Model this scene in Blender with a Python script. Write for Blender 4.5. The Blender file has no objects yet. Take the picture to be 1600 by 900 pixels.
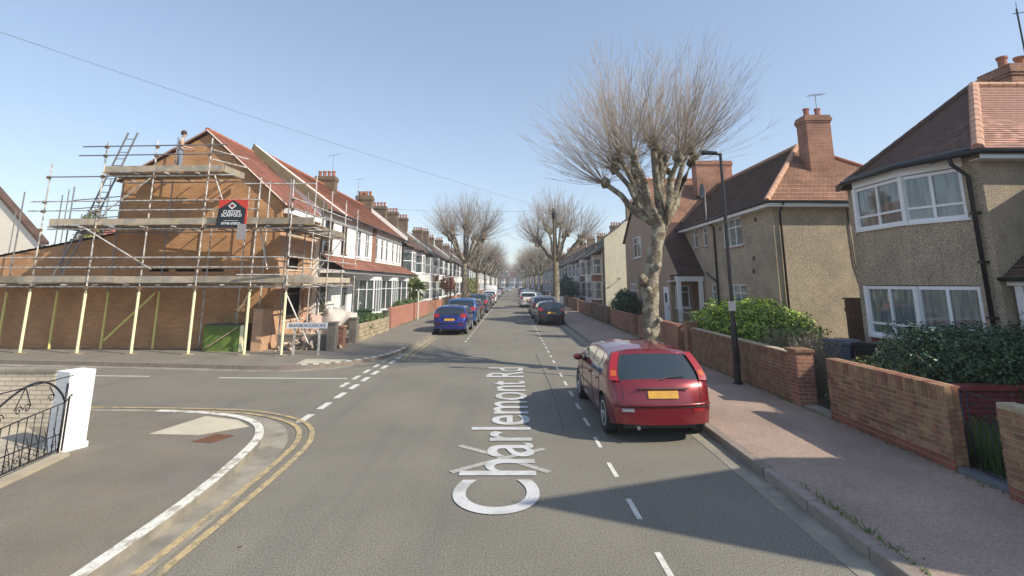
import bpy, math, random
import numpy as np
from mathutils import Vector, Matrix
R = math.radians
random.seed(7); rng = np.random.default_rng(7)
scn = bpy.context.scene
COL = scn.collection

# ------------------------------------------------------------------ camera
cd = bpy.data.cameras.new('camera'); cam = bpy.data.objects.new('camera', cd); COL.objects.link(cam)
cam.location = (0, 0, 2.5); cam.rotation_euler = (R(90) + math.atan(143/782), 0, 0)
cd.sensor_width = 36; cd.lens = 782/1600*36; cd.shift_y = -150/1600; cd.clip_end = 3000; cd.clip_start = .05
scn.camera = cam
# ------------------------------------------------------------------ light
SUN_EL, SUN_X, SUN_Y = R(38), .906, -.423          # direction towards the sun
w = bpy.data.worlds.new('World'); scn.world = w; w.use_nodes = True
nt = w.node_tree; bg = nt.nodes['Background']
sky = nt.nodes.new('ShaderNodeTexSky'); sky.sky_type = 'NISHITA'; sky.sun_disc = False
sky.sun_elevation = SUN_EL; sky.sun_rotation = math.atan2(SUN_X, SUN_Y)
sky.air_density = 1.0; sky.dust_density = 0.45; sky.ozone_density = 1.6
hs_ = nt.nodes.new('ShaderNodeHueSaturation'); hs_.inputs['Saturation'].default_value = .9
gm_ = nt.nodes.new('ShaderNodeGamma'); gm_.inputs[1].default_value = .62
sc_ = nt.nodes.new('ShaderNodeVectorMath'); sc_.operation = 'SCALE'; sc_.inputs[3].default_value = 1.5
nt.links.new(sky.outputs[0], gm_.inputs[0]); nt.links.new(gm_.outputs[0], sc_.inputs[0]); nt.links.new(sc_.outputs[0], hs_.inputs['Color']); nt.links.new(hs_.outputs[0], bg.inputs[0]); bg.inputs[1].default_value = .145
hs_.inputs['Saturation'].default_value = 1.03
tn_ = nt.nodes.new('ShaderNodeVectorMath'); tn_.operation = 'MULTIPLY'; tn_.inputs[1].default_value = (.935, .95, 1.0); nt.links.new(hs_.outputs[0], tn_.inputs[0]); nt.links.new(tn_.outputs[0], bg.inputs[0])
sd = bpy.data.lights.new('sun', 'SUN'); sd.energy = 3.7; sd.angle = R(.53); sd.color = (1, .91, .75)
so = bpy.data.objects.new('sun', sd); COL.objects.link(so)
sv = Vector((SUN_X*math.cos(SUN_EL), SUN_Y*math.cos(SUN_EL), math.sin(SUN_EL)))
so.rotation_euler = sv.to_track_quat('Z', 'Y').to_euler(); so.location = (30, -14, 30)
scn.view_settings.view_transform = 'Standard'; scn.view_settings.look = 'None'
scn.view_settings.exposure = 0.66; scn.view_settings.gamma = 1

# ------------------------------------------------------------------ materials
MATS = {}
def mat(name, col, rough=.8, var=.12, vs=6., bump=0., bs=40., metal=0., col2=None, c2=(.45, .6), objvar=0., coat=0., spec=.5, speck=0., speck_s=120., streak=None, world=False, streak_s=(3, 3, .35)):
    if name in MATS: return MATS[name]
    m = bpy.data.materials.new(name); m.use_nodes = True; MATS[name] = m
    n = m.node_tree.nodes; L = m.node_tree.links; b = n['Principled BSDF']
    b.inputs['Roughness'].default_value = rough; b.inputs['Metallic'].default_value = metal
    b.inputs['Specular IOR Level'].default_value = spec; b.inputs['Coat Weight'].default_value = coat; b.inputs['Coat Roughness'].default_value = .06
    V = n.new('ShaderNodeNewGeometry').outputs['Position'] if world else n.new('ShaderNodeTexCoord').outputs['Object']
    rgb = n.new('ShaderNodeRGB'); rgb.outputs[0].default_value = (*col, 1); C = rgb.outputs[0]
    def noise(s, d=4, r=.6, st=None):
        t = n.new('ShaderNodeTexNoise'); t.inputs['Scale'].default_value = s; t.inputs['Detail'].default_value = d; t.inputs['Roughness'].default_value = r
        if st:
            mp = n.new('ShaderNodeMapping'); mp.inputs['Scale'].default_value = st; L.new(V, mp.inputs[0]); L.new(mp.outputs[0], t.inputs[0])
        else: L.new(V, t.inputs[0])
        return t.outputs[0]
    def ramp(x, a, bb, v0=0, v1=1):
        t = n.new('ShaderNodeMapRange'); t.inputs[1].default_value = a; t.inputs[2].default_value = bb; t.inputs[3].default_value = v0; t.inputs[4].default_value = v1
        L.new(x, t.inputs[0]); return t.outputs[0]
    def mix(f, a, bb, mode='MIX'):
        t = n.new('ShaderNodeMix'); t.data_type = 'RGBA'; t.blend_type = mode
        if isinstance(f, float): t.inputs[0].default_value = f
        else: L.new(f, t.inputs[0])
        L.new(a, t.inputs[6])
        if isinstance(bb, tuple): t.inputs[7].default_value = (*bb, 1)
        else: L.new(bb, t.inputs[7])
        return t.outputs[2]
    def mul(c, f):
        t = n.new('ShaderNodeVectorMath'); t.operation = 'SCALE'; L.new(c, t.inputs[0]); L.new(f, t.inputs[3]); return t.outputs[0]
    if col2: C = mix(ramp(noise(vs*.6, 5), *c2), C, col2)
    if streak: C = mix(ramp(noise(1, 5, .6, tuple(3*q for q in streak_s)), .52, .72, 0, .6), C, streak)
    if var: C = mul(C, ramp(noise(vs), .25, .75, 1-var, 1+var))
    if speck: C = mul(C, ramp(noise(speck_s, 2, .7), .3, .7, 1-speck, 1+speck))
    if objvar:
        oi = n.new('ShaderNodeObjectInfo'); C = mul(C, ramp(oi.outputs['Random'], 0, 1, 1-objvar, 1+objvar))
    L.new(C, b.inputs['Base Color'])
    if bump:
        bp = n.new('ShaderNodeBump'); bp.inputs['Strength'].default_value = 1.; bp.inputs['Distance'].default_value = bump
        L.new(noise(bs, 3), bp.inputs['Height']); L.new(bp.outputs[0], b.inputs['Normal'])
    return m
def brickmat(name, c1, c2, mortar, bw=.225, bh=.075, ms=.011, mode='wall', bump=.006, rough=.85, tint=None, var=.2):
    """mode 'wall': runs along x+y and z; 'tx'/'ty': tile courses running along x / y."""
    if name in MATS: return MATS[name]
    m = bpy.data.materials.new(name); m.use_nodes = True; MATS[name] = m
    n = m.node_tree.nodes; L = m.node_tree.links; b = n['Principled BSDF']; b.inputs['Roughness'].default_value = rough
    g = n.new('ShaderNodeNewGeometry'); s = n.new('ShaderNodeSeparateXYZ'); L.new(g.outputs['Position'], s.inputs[0])
    c = n.new('ShaderNodeCombineXYZ')
    if mode == 'wall':
        a = n.new('ShaderNodeMath'); L.new(s.outputs[0], a.inputs[0]); L.new(s.outputs[1], a.inputs[1]); L.new(a.outputs[0], c.inputs[0])
    else: L.new(s.outputs[0 if mode == 'tx' else 1], c.inputs[0])
    L.new(s.outputs[2], c.inputs[1])
    t = n.new('ShaderNodeTexBrick'); t.inputs['Scale'].default_value = 1; t.inputs['Brick Width'].default_value = bw; t.inputs['Row Height'].default_value = bh
    t.inputs['Mortar Size'].default_value = ms; t.inputs['Mortar Smooth'].default_value = .3; t.inputs['Bias'].default_value = 0
    t.inputs['Color1'].default_value = (*c1, 1); t.inputs['Color2'].default_value = (*c2, 1); t.inputs['Mortar'].default_value = (*mortar, 1)
    L.new(c.outputs[0], t.inputs[0])
    nz = n.new('ShaderNodeTexNoise'); nz.inputs['Scale'].default_value = 1.3; nz.inputs['Detail'].default_value = 6; L.new(g.outputs['Position'], nz.inputs[0])
    mr = n.new('ShaderNodeMapRange'); mr.inputs[1].default_value = .3; mr.inputs[2].default_value = .7; mr.inputs[3].default_value = 1-var; mr.inputs[4].default_value = 1+var
    L.new(nz.outputs[0], mr.inputs[0])
    vm = n.new('ShaderNodeVectorMath'); vm.operation = 'SCALE'; L.new(t.outputs[0], vm.inputs[0]); L.new(mr.outputs[0], vm.inputs[3])
    L.new(vm.outputs[0], b.inputs['Base Color'])
    bp = n.new('ShaderNodeBump'); bp.invert = True; bp.inputs['Distance'].default_value = bump; L.new(t.outputs[1], bp.inputs['Height']); L.new(bp.outputs[0], b.inputs['Normal'])
    return m
def glassmat():
    m = bpy.data.materials.new('window_glass'); m.use_nodes = True; n = m.node_tree.nodes; L = m.node_tree.links
    n.remove(n['Principled BSDF']); tr = n.new('ShaderNodeBsdfTransparent'); tr.inputs[0].default_value = (.72, .78, .8, 1)
    gl = n.new('ShaderNodeBsdfGlossy'); gl.inputs['Roughness'].default_value = .03; mx = n.new('ShaderNodeMixShader'); lw = n.new('ShaderNodeLayerWeight')
    lw.inputs[0].default_value = .35; ma = n.new('ShaderNodeMath'); ma.operation = 'MULTIPLY_ADD'; ma.inputs[1].default_value = .7; ma.inputs[2].default_value = .08
    L.new(lw.outputs['Fresnel'], ma.inputs[0]); L.new(ma.outputs[0], mx.inputs[0]); L.new(tr.outputs[0], mx.inputs[1]); L.new(gl.outputs[0], mx.inputs[2]); L.new(mx.outputs[0], n['Material Output'].inputs[0])
    return m
GLASS = glassmat()
def curtainmat(name, c1, c2, s=22):
    m = bpy.data.materials.new(name); m.use_nodes = True; n = m.node_tree.nodes; L = m.node_tree.links; b = n['Principled BSDF']; b.inputs['Roughness'].default_value = .9
    tc = n.new('ShaderNodeTexCoord'); mp = n.new('ShaderNodeMapping'); mp.inputs['Scale'].default_value = (1, 1, .12); t = n.new('ShaderNodeTexNoise'); t.inputs['Scale'].default_value = s; t.inputs['Detail'].default_value = 3
    r = n.new('ShaderNodeValToRGB'); r.color_ramp.elements[0].position = .38; r.color_ramp.elements[1].position = .62; r.color_ramp.elements[0].color = (*c2, 1); r.color_ramp.elements[1].color = (*c1, 1)
    L.new(tc.outputs['Object'], mp.inputs[0]); L.new(mp.outputs[0], t.inputs[0]); L.new(t.outputs[0], r.inputs[0]); L.new(r.outputs[0], b.inputs['Base Color'])
    return m
NET = curtainmat('net_curtain', (.60, .60, .54), (.34, .35, .33), 14); DARK = curtainmat('dim_room', (.05, .05, .05), (.02, .02, .022), 5); BLIND = curtainmat('cream_blind', (.45, .38, .26), (.35, .3, .2), 6)  # NET toned down for indoor dimness; dim_room puts unlit depth into colour
ROAD = mat('asphalt', (.198, .182, .148), .9, .12, .5, .005, 90, speck=.5, speck_s=55, streak=(.135, .125, .108), streak_s=(.35, .02, 1), col2=(.165, .152, .125), c2=(.4, .75))
PAVE = mat('pavement_asphalt', (.335, .245, .195), .9, .2, .9, .004, 90, speck=.35, speck_s=55, col2=(.295, .22, .18))
PAVE_L = mat('footway_asphalt', (.19, .163, .125), .9, .18, .8, .004, 90, speck=.3, speck_s=55, col2=(.165, .15, .128))
PAVE_F = mat('grey_footway', (.2, .18, .15), .9, .18, 1.2, .003, 90, speck=.15)
CONC = mat('concrete', (.30, .27, .215), .9, .2, 3, .002, 80, speck=.15, col2=(.22, .2, .165))
KERB = mat('kerb_granite', (.27, .225, .19), .8, .25, 8, .003, 90, speck=.2, objvar=.15)
WPAINT = mat('road_paint_white', (.62, .6, .54), .8, .15, 9, speck=.25, speck_s=70, col2=(.4, .39, .35), c2=(.5, .8))
OVERLAY = mat('worn_road_paint', (.36, .35, .32), .85, .2, 12, speck=.3, speck_s=60)  # grey of the map overlay arrows
YPAINT = mat('road_paint_yellow', (.45, .34, .18), .85, .2, 9, speck=.4, speck_s=60, col2=(.23, .2, .14), c2=(.45, .65))
TEXTP = mat('lettering_paint', (.52, .52, .52), .8, .12, 3, speck=.15, speck_s=60, col2=(.40, .40, .39), c2=(.48, .62))
WHITE = mat('white_upvc', (.82, .83, .84), .35, .03, 3)
WREND = mat('white_render', (.82, .81, .77), .85, .08, 2, .003, 60, streak=(.6, .58, .52))
CREAM = mat('cream_render', (.58, .53, .4), .9, .1, 2, .004, 60, streak=(.42, .38, .28))
PEB = mat('pebbledash', (.45, .365, .265), .95, .12, 1.5, .022, 48, speck=.7, speck_s=46, col2=(.37, .31, .225), streak=(.3, .25, .18))
PEBD = mat('brown_render', (.38, .28, .2), .95, .1, 1.5, .01, 60, speck=.25, speck_s=50)
BRNEW = brickmat('new_orange_brick', (.52, .27, .12), (.42, .20, .085), (.47, .31, .18), var=.16)
BRPINK = brickmat('pale_new_brick', (.60, .36, .22), (.55, .30, .17), (.5, .36, .24), var=.1)
BRRED = brickmat('red_brick', (.32, .13, .075), (.23, .085, .055), (.34, .25, .18), var=.28)
BRYEL = brickmat('stock_brick', (.27, .20, .11), (.2, .14, .08), (.25, .2, .14), var=.25)
BRBRN = brickmat('brown_stack_brick', (.20, .13, .075), (.14, .09, .055), (.17, .13, .09), var=.3)
TILE_RX = brickmat('red_tile_x', (.36, .12, .075), (.28, .09, .06), (.12, .05, .035), .2, .12, .012, 'tx', .01)
TILE_RY = brickmat('red_tile_y', (.42, .19, .135), (.34, .15, .10), (.17, .07, .05), .25, .14, .014, 'ty', .012)
TILE_OY = brickmat('old_red_tile_y', (.36, .175, .12), (.27, .12, .08), (.12, .05, .035), .2, .11, .012, 'ty', .01, var=.3)
TILE_OX = brickmat('lit_orange_tile_x', (.40, .225, .15), (.32, .17, .11), (.18, .09, .055), .17, .1, .01, 'tx', .01, var=.25)  # sunlight and some weathering put into this lighter tile tone
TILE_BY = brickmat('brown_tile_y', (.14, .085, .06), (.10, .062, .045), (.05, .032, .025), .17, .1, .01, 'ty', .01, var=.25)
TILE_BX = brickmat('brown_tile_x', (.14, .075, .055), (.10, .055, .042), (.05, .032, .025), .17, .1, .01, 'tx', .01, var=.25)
SLATE = brickmat('grey_slate_y', (.11, .105, .10), (.085, .08, .078), (.04, .04, .04), .25, .15, .01, 'ty', .008)
TILE1 = mat('lit_tone_clay_tile', (.40, .22, .165), .8, .2, 8, .002, 60, objvar=.28, world=True)  # lit copy of the bay house roof tile, sun in the colour
TILE2 = mat('shade_tone_clay_tile', (.15, .085, .065), .8, .2, 8, .002, 60, objvar=.3, world=True)  # shaded copy of the same tile, darkened for the street slope
RIDGE = mat('ridge_tile', (.48, .27, .18), .8, .25, 5, .004, 30)
BRICK = mat('wall_brick', (.235, .10, .065), .85, .3, 7, .004, 70, objvar=.30, col2=(.31, .19, .11), c2=(.42, .6), speck=.2, speck_s=60, streak=(.30, .25, .07), world=True)
BRICKL = mat('red_plinth_brick', (.25, .085, .055), .85, .2, 7, .004, 70, objvar=.15, world=True)
MORTAR = mat('lime_mortar', (.42, .34, .23), .95, .25, 10, .004, 90)
LEAD = mat('lead_flashing', (.10, .11, .125), .5, .2, 8)
BLACK = mat('black_iron', (.018, .017, .02), .35, .1, 10)
BPLAST = mat('black_pipe_plastic', (.015, .015, .016), .4, .1, 10)
GALV = mat('galvanised_tube', (.66, .64, .60), .5, .25, 12, metal=.25, col2=(.33, .3, .27))
GALVD = mat('weathered_tube', (.27, .27, .275), .5, .25, 12, metal=.5)
YSLEEVE = mat('yellow_sleeve', (.72, .66, .22), .5, .1, 8)
PALEY = mat('pale_yellow_sleeve', (.85, .80, .50), .5, .08, 8)
BOARD = mat('scaffold_board', (.34, .26, .17), .85, .25, 5, .003, 40, objvar=.3, col2=(.26, .22, .17), world=True)
BOARDL = mat('toe_board', (.40, .33, .24), .85, .2, 4, .003, 40, objvar=.35, col2=(.30, .27, .23), world=True)
TIMBER = mat('fence_timber', (.17, .10, .065), .85, .25, 6, .003, 50, objvar=.2)
TIMBERP = mat('pale_fence_timber', (.33, .27, .19), .85, .25, 6, .003, 50, objvar=.2)
GREENB = mat('green_hoarding', (.125, .19, .03), .7, .15, 3, col2=(.09, .15, .03))
BARK = mat('plane_bark', (.165, .135, .095), .9, .3, 6, .05, 9, col2=(.32, .285, .215), c2=(.47, .54), speck=.35, speck_s=22)
TWIG = mat('twig_bark', (.38, .31, .24), .85, .2, 4)
TWIGF = mat('far_twig_bark', (.30, .25, .20), .9, .2, 4)
POTC = mat('terracotta', (.36, .14, .08), .8, .2, 8)
POLEW = mat('weathered_pole_wood', (.12, .09, .06), .85, .2, 6, .004, 30)
SOIL = mat('garden_soil', (.10, .075, .05), .95, .3, 3, .01, 40)
GRASSM = mat('grass_blade', (.09, .17, .035), .7, .35, 5, col2=(.16, .2, .06))
TERR = mat('distant_land', (.16, .14, .11), .95, .2, .1)
def leafmat(name, c1, c2, gloss=.45):
    m = bpy.data.materials.new(name); m.use_nodes = True; n = m.node_tree.nodes; L = m.node_tree.links; b = n['Principled BSDF']; b.inputs['Roughness'].default_value = gloss
    at = n.new('ShaderNodeAttribute'); at.attribute_name = 'tone'
    mx = n.new('ShaderNodeMix'); mx.data_type = 'RGBA'; mx.inputs[6].default_value = (*c1, 1); mx.inputs[7].default_value = (*c2, 1); L.new(at.outputs['Fac'], mx.inputs[0]); L.new(mx.outputs[2], b.inputs['Base Color'])
    return m
LAUREL = leafmat('bright_laurel_leaf', (.08, .18, .015), (.44, .55, .06)); HEDGE = leafmat('dark_hedge_leaf', (.015, .045, .015), (.05, .11, .03)); SHRUB = leafmat('shrub_leaf', (.04, .08, .02), (.13, .19, .05))
DRYL = leafmat('dry_leaf', (.22, .16, .08), (.4, .32, .18), .8); PALML = leafmat('palm_leaf', (.08, .13, .03), (.24, .28, .10)); BRONZE = leafmat('bronze_leaf', (.22, .07, .03), (.36, .16, .08)); GRASSL = mat('long_grass_blade', (.17, .33, .045), .6, .4, 9, col2=(.3, .45, .08))
OLIVE = leafmat('olive_leaf', (.10, .11, .03), (.22, .22, .07), .7)

# ------------------------------------------------------------------ mesh helpers
class MB:
    def __init__(s): s.v = []; s.f = []
    def quad(s, *p):
        i = len(s.v); s.v += [tuple(q) for q in p]; s.f.append(tuple(range(i, i+len(p)))); return s
    def box(s, x0, x1, y0, y1, z0, z1, T=None):
        i = len(s.v); P = [(x, y, z) for x in (x0, x1) for y in (y0, y1) for z in (z0, z1)]
        if T: P = [T(*p) for p in P]
        s.v += P
        for f in ((0,1,3,2),(4,6,7,5),(0,4,5,1),(2,3,7,6),(0,2,6,4),(1,5,7,3)): s.f.append(tuple(i+k for k in f))
        return s
    def prism(s, poly, a0, a1, ax='z'):
        """poly: list of 2-D points; extruded along ax."""
        def P(p, a): return {'z': (p[0], p[1], a), 'x': (a, p[0], p[1]), 'y': (p[0], a, p[1])}[ax]
        i = len(s.v); n = len(poly); s.v += [P(p, a0) for p in poly] + [P(p, a1) for p in poly]
        s.f.append(tuple(i+k for k in reversed(range(n)))); s.f.append(tuple(i+n+k for k in range(n)))
        for k in range(n): s.f.append((i+k, i+(k+1) % n, i+n+(k+1) % n, i+n+k))
        return s
    def tube(s, pts, rad, n=8, cap=True):
        pts = [Vector(p) for p in pts]
        if not hasattr(rad, '__len__'): rad = [rad]*len(pts)
        i = len(s.v); m = len(pts)
        for k, p in enumerate(pts):
            d = (pts[min(k+1, m-1)] - pts[max(k-1, 0)]).normalized()
            a = d.cross(Vector((0, 0, 1)) if abs(d.z) < .9 else Vector((1, 0, 0))).normalized(); b = d.cross(a)
            for q in range(n):
                t = 2*math.pi*q/n; s.v.append(tuple(p + (a*math.cos(t) + b*math.sin(t))*rad[k]))
        for k in range(m-1):
            for q in range(n): s.f.append((i+k*n+q, i+k*n+(q+1) % n, i+(k+1)*n+(q+1) % n, i+(k+1)*n+q))
        if cap: s.f.append(tuple(i+q for q in range(n))); s.f.append(tuple(i+(m-1)*n+q for q in reversed(range(n))))
        return s
    def lathe(s, prof, c, ax='z', n=12):
        i = len(s.v); m = len(prof)
        for r, h in prof:
            for q in range(n):
                t = 2*math.pi*q/n; a, b = r*math.cos(t), r*math.sin(t)
                s.v.append((c[0]+a, c[1]+b, c[2]+h) if ax == 'z' else (c[0]+h, c[1]+a, c[2]+b))
        for k in range(m-1):
            for q in range(n): s.f.append((i+k*n+q, i+k*n+(q+1) % n, i+(k+1)*n+(q+1) % n, i+(k+1)*n+q))
        s.f.append(tuple(i+q for q in reversed(range(n)))); s.f.append(tuple(i+(m-1)*n+q for q in range(n)))
        return s
    def mesh(s, name):
        me = bpy.data.meshes.new(name); me.from_pydata(s.v, [], s.f); me.validate(); me.update(); return me
    def build(s, name, m, parent=None, smooth=False, bevel=0, label=None, fix=True):
        me = s.mesh(name); o = bpy.data.objects.new(name, me); COL.objects.link(o); me.materials.append(m)
        if fix:
            import bmesh
            bm = bmesh.new(); bm.from_mesh(me); bmesh.ops.recalc_face_normals(bm, faces=bm.faces); bm.to_mesh(me); bm.free()
        if smooth: me.polygons.foreach_set('use_smooth', [True]*len(me.polygons))
        if bevel:
            b = o.modifiers.new('b', 'BEVEL'); b.width = bevel; b.segments = 2; b.limit_method = 'ANGLE'
        if parent: o.parent = parent
        if label: o['label'] = label
        return o
def tag(o, label=None, cat=None, group=None, kind=None):
    if label: o['label'] = label
    if cat: o['category'] = cat
    if group: o['group'] = group
    if kind: o['kind'] = kind
    return o
def thing(name, label, cat, loc=(0, 0, 0), rz=0, group=None):
    o = bpy.data.objects.new(name, None); COL.objects.link(o); o.location = loc; o.rotation_euler.z = rz; o.empty_display_size = .3
    return tag(o, label, cat, group)
KIDS = {}
def copy_tree(o, parent=None, skip=()):
    c = o.copy(); COL.objects.link(c); c.parent = parent
    for ch in list(o.children):
        if not ch.name.startswith(tuple(skip) or '~'): copy_tree(ch, c)
    return c
def dup(root, loc, rz, label, group=None, scale=None, skip=()):
    c = copy_tree(root, None, skip); c.location = loc; c.rotation_euler.z = rz; c['label'] = label
    if group: c['group'] = group
    if scale: c.scale = scale
    return c
def struct(mb, name, m, parent=None, **k):
    o = mb.build(name, m, parent, **k)
    if not parent: o['kind'] = 'structure'
    return o
def slab(poly, z0, z1): return MB().prism(poly, z0, z1)
def offset(pts, d):
    out = []
    for i, p in enumerate(pts):
        a = Vector(pts[max(i-1, 0)]); b = Vector(pts[min(i+1, len(pts)-1)]); t = (b-a).normalized(); out.append((p[0]-t.y*d, p[1]+t.x*d))
    return out
def smoothline(pts, n=6):
    out = []; P = [Vector(p) for p in pts]; m = []
    for i in range(len(P)):
        if i in (0, len(P)-1): q = P[min(i+1, len(P)-1)]-P[max(i-1, 0)]; m.append(q)
        else:
            a, b = P[i]-P[i-1], P[i+1]-P[i]; q = (a.normalized()+b.normalized()).normalized(); m.append(q*min(a.length, b.length))
    for i in range(len(P)-1):
        L = (P[i+1]-P[i]).length
        for k in range(n):
            t = k/n; h = 2*t**3-3*t*t+1; g = t**3-2*t*t+t; u = -2*t**3+3*t*t; v = t**3-t*t; out.append(tuple(P[i]*h+m[i]*g+P[i+1]*u+m[i+1]*v))
    out.append(tuple(P[-1])); return out
def ribbon(mb, pts, wd, z):
    a = offset(pts, wd/2); b = offset(pts, -wd/2)
    i = len(mb.v); n = len(pts); mb.v += [(*p, z) for p in a] + [(*p, z) for p in b]
    for k in range(n-1): mb.f.append((i+k, i+n+k, i+n+k+1, i+k+1))
    return mb
def leaves(name, m, blobs, parent, n, size, asp=.5, up=.3, shell=.55):
    """many small leaf faces scattered through lumpy ellipsoid volumes"""
    vol = np.array([b[3]*b[4]*b[5] for b in blobs], float)**.67; cnt = (n*vol/vol.sum()).astype(int)
    C = []; D = []
    for b, c in zip(blobs, cnt):
        d = rng.normal(size=(c, 3)); d /= np.linalg.norm(d, axis=1)[:, None]
        r = (shell + (1-shell)*rng.random(c)**.7)*(1+.12*np.sin(d[:, 0]*7+b[0]*3)+.1*np.sin(d[:, 2]*9+b[1]*5))
        C.append(np.array(b[:3]) + d*r[:, None]*np.array(b[3:6])); D.append(d)
    C = np.concatenate(C); D = np.concatenate(D); k = len(C)
    nrm = D + rng.normal(size=(k, 3))*.6 + np.array([0, 0, up]); nrm /= np.linalg.norm(nrm, axis=1)[:, None]
    t = np.cross(nrm, rng.normal(size=(k, 3))); t /= np.linalg.norm(t, axis=1)[:, None]; bt = np.cross(nrm, t)
    s = (size*(.6+.8*rng.random(k)))[:, None]
    V = np.stack([C-t*s, C+bt*s*asp, C+t*s, C-bt*s*asp], 1).reshape(-1, 3)
    me = bpy.data.meshes.new(name); me.vertices.add(4*k); me.vertices.foreach_set('co', V.ravel()); me.loops.add(4*k); me.loops.foreach_set('vertex_index', np.arange(4*k))
    me.polygons.add(k); me.polygons.foreach_set('loop_start', np.arange(k)*4); me.update(); me.validate()
    a = me.attributes.new('tone', 'FLOAT', 'FACE'); a.data.foreach_set('value', np.clip(rng.random(k)**1.5, 0, 1))
    me.materials.append(m); o = bpy.data.objects.new(name, me); COL.objects.link(o)
    if parent: o.parent = parent
    return o
def tubes_np(name, m, lines, parent, sides=3):
    """lines: list of (Nx3 points, N radii) - many thin tapering stems in one mesh (a crown)"""
    V = []; F = []; off = 0
    ang = np.arange(sides)*2*math.pi/sides; cs = np.stack([np.cos(ang), np.sin(ang)], 1)
    for P, r in lines:
        P = np.asarray(P); r = np.asarray(r); n = len(P); d = np.gradient(P, axis=0); d /= np.linalg.norm(d, axis=1)[:, None]+1e-9
        ref = np.where(np.abs(d[:, 2:3]) < .9, np.array([[0, 0, 1.]]), np.array([[1., 0, 0]])); a = np.cross(d, ref); a /= np.linalg.norm(a, axis=1)[:, None]; b = np.cross(d, a)
        V.append((P[:, None]+(a[:, None]*cs[None, :, :1]+b[:, None]*cs[None, :, 1:])*r[:, None, None]).reshape(-1, 3))
        k = np.arange(n-1)[:, None]*sides; q = np.arange(sides)[None]; q2 = (q+1) % sides
        F.append((np.stack([k+q, k+q2, k+sides+q2, k+sides+q], -1)+off).reshape(-1, 4)); off += n*sides
    V = np.concatenate(V); F = np.concatenate(F); me = bpy.data.meshes.new(name)
    me.vertices.add(len(V)); me.vertices.foreach_set('co', V.ravel()); me.loops.add(F.size); me.loops.foreach_set('vertex_index', F.ravel()); me.polygons.add(len(F)); me.polygons.foreach_set('loop_start', np.arange(len(F))*4)
    me.polygons.foreach_set('use_smooth', np.ones(len(F), bool)); me.update(); me.validate(); me.materials.append(m)
    o = bpy.data.objects.new(name, me); COL.objects.link(o)
    if parent: o.parent = parent
    return o
def text(name, body, size, M, m, parent=None, depth=.0, xs=1., align='LEFT', bold=0):
    c = bpy.data.curves.new(name, 'FONT'); c.body = body; c.size = size; c.extrude = depth; c.align_x = align; c.offset = bold
    o = bpy.data.objects.new(name, c); COL.objects.link(o); dg = bpy.context.evaluated_depsgraph_get(); me = bpy.data.meshes.new_from_object(o.evaluated_get(dg)); bpy.data.objects.remove(o)
    me.transform(Matrix.Diagonal((xs, 1, 1, 1))); me.transform(M); me.materials.clear(); me.materials.append(m)
    o = bpy.data.objects.new(name, me); COL.objects.link(o)
    if parent: o.parent = parent
    return o

# ------------------------------------------------------------------ ground, road, pavements
PZ = .12
struct(MB().quad((-450, -60, -.04), (450, -60, -.04), (450, 700, -.04), (-450, 700, -.04)), 'ground', TERR)
struct(MB().quad((-4.3, -12, 0), (3.45, -12, 0), (3.45, 262, 0), (-4.3, 262, 0)).quad((-60, 9.8, 0), (-4.3, 9.8, 0), (-4.3, 19.5, 0), (-60, 19.5, 0)).quad((-4.9, -12, 0), (-4.3, -12, 0), (-4.3, 9.8, 0), (-4.9, 9.8, 0)), 'road', ROAD)
# near-left corner footway
cL = smoothline([(-3.5, -10), (-3.52, 3), (-3.58, 6.1), (-3.74, 7.5), (-3.98, 8.6), (-4.4, 9.35), (-5.0, 9.83), (-5.8, 10.12), (-6.8, 10.28), (-9, 10.4), (-60, 11.6)])
def under(pl, dx=-45): return pl
i0 = next(i for i, p in enumerate(cL) if p[1] > 2.8); i1 = max(i for i, p in enumerate(cL) if p[0] > -6.9)
kb = cL[i0:i1+1]
def strip(pl, a, b, z0, z1):
    o = offset(pl, a); q = offset(pl, b); m = MB(); n = len(o)
    m.v = [(*p, z1) for p in o]+[(*p, z1) for p in q]+[(*p, z0) for p in o]+[(*p, z0) for p in q]
    for k in range(n-1): m.f += [(k, n+k, n+k+1, k+1), (2*n+k, k, k+1, 2*n+k+1), (n+k, 3*n+k, 3*n+k+1, n+k+1)]
    m.f += [(0, 2*n, 3*n, n), (n-1, 2*n-1, 4*n-1, 3*n-1)]; return m
def fan(pl, c, z):
    m = MB(); m.v = [(*c, z)]+[(*p, z) for p in pl]; m.f = [(0, k+1, k+2) for k in range(len(pl)-1)]; return m
struct(fan(offset(cL, .15)+[(-60, -10), (-3.65, -10)], (-14, 0), .092), 'footway', PAVE_L)
struct(strip(cL, 0.0, .15, -.02, .10), 'kerb_left', CONC)
struct(strip(kb, .012, .14, .098, .106), 'kerb_white_paint', mat('kerb_white_paint', (.66, .64, .58), .8, .2, 9, speck=.25, speck_s=40, col2=(.38, .35, .28), c2=(.5, .62)))
struct(strip(kb, -.36, 0., -.02, .006), 'channel_left', CONC)
yo = smoothline([(-3.07, -6), (-3.08, 4.9), (-3.12, 7.2), (-3.24, 8.6), (-3.6, 9.5), (-4.2, 10.1), (-5.2, 10.6), (-6.6, 10.78), (-8.5, 10.87), (-30, 11.35)])
mb = MB(); ribbon(mb, yo, .085, .010); ribbon(mb, offset(yo, .2), .085, .010); struct(mb, 'double_yellow_line', YPAINT)
struct(slab([(-5.9, 8.72), (-5.05, 8.66), (-4.75, 8.95), (-4.5, 9.15), (-4.9, 9.55), (-5.65, 9.83)], .0885, .096), 'pale_crossing_slab', mat('pale_slab', (.5, .45, .34), .9, .12, 3, .002, 80))
cv = thing('manhole_cover', 'rusty brown drain cover set in the near left footway', 'drain cover', (-4.68, 8.42, .093))
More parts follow.
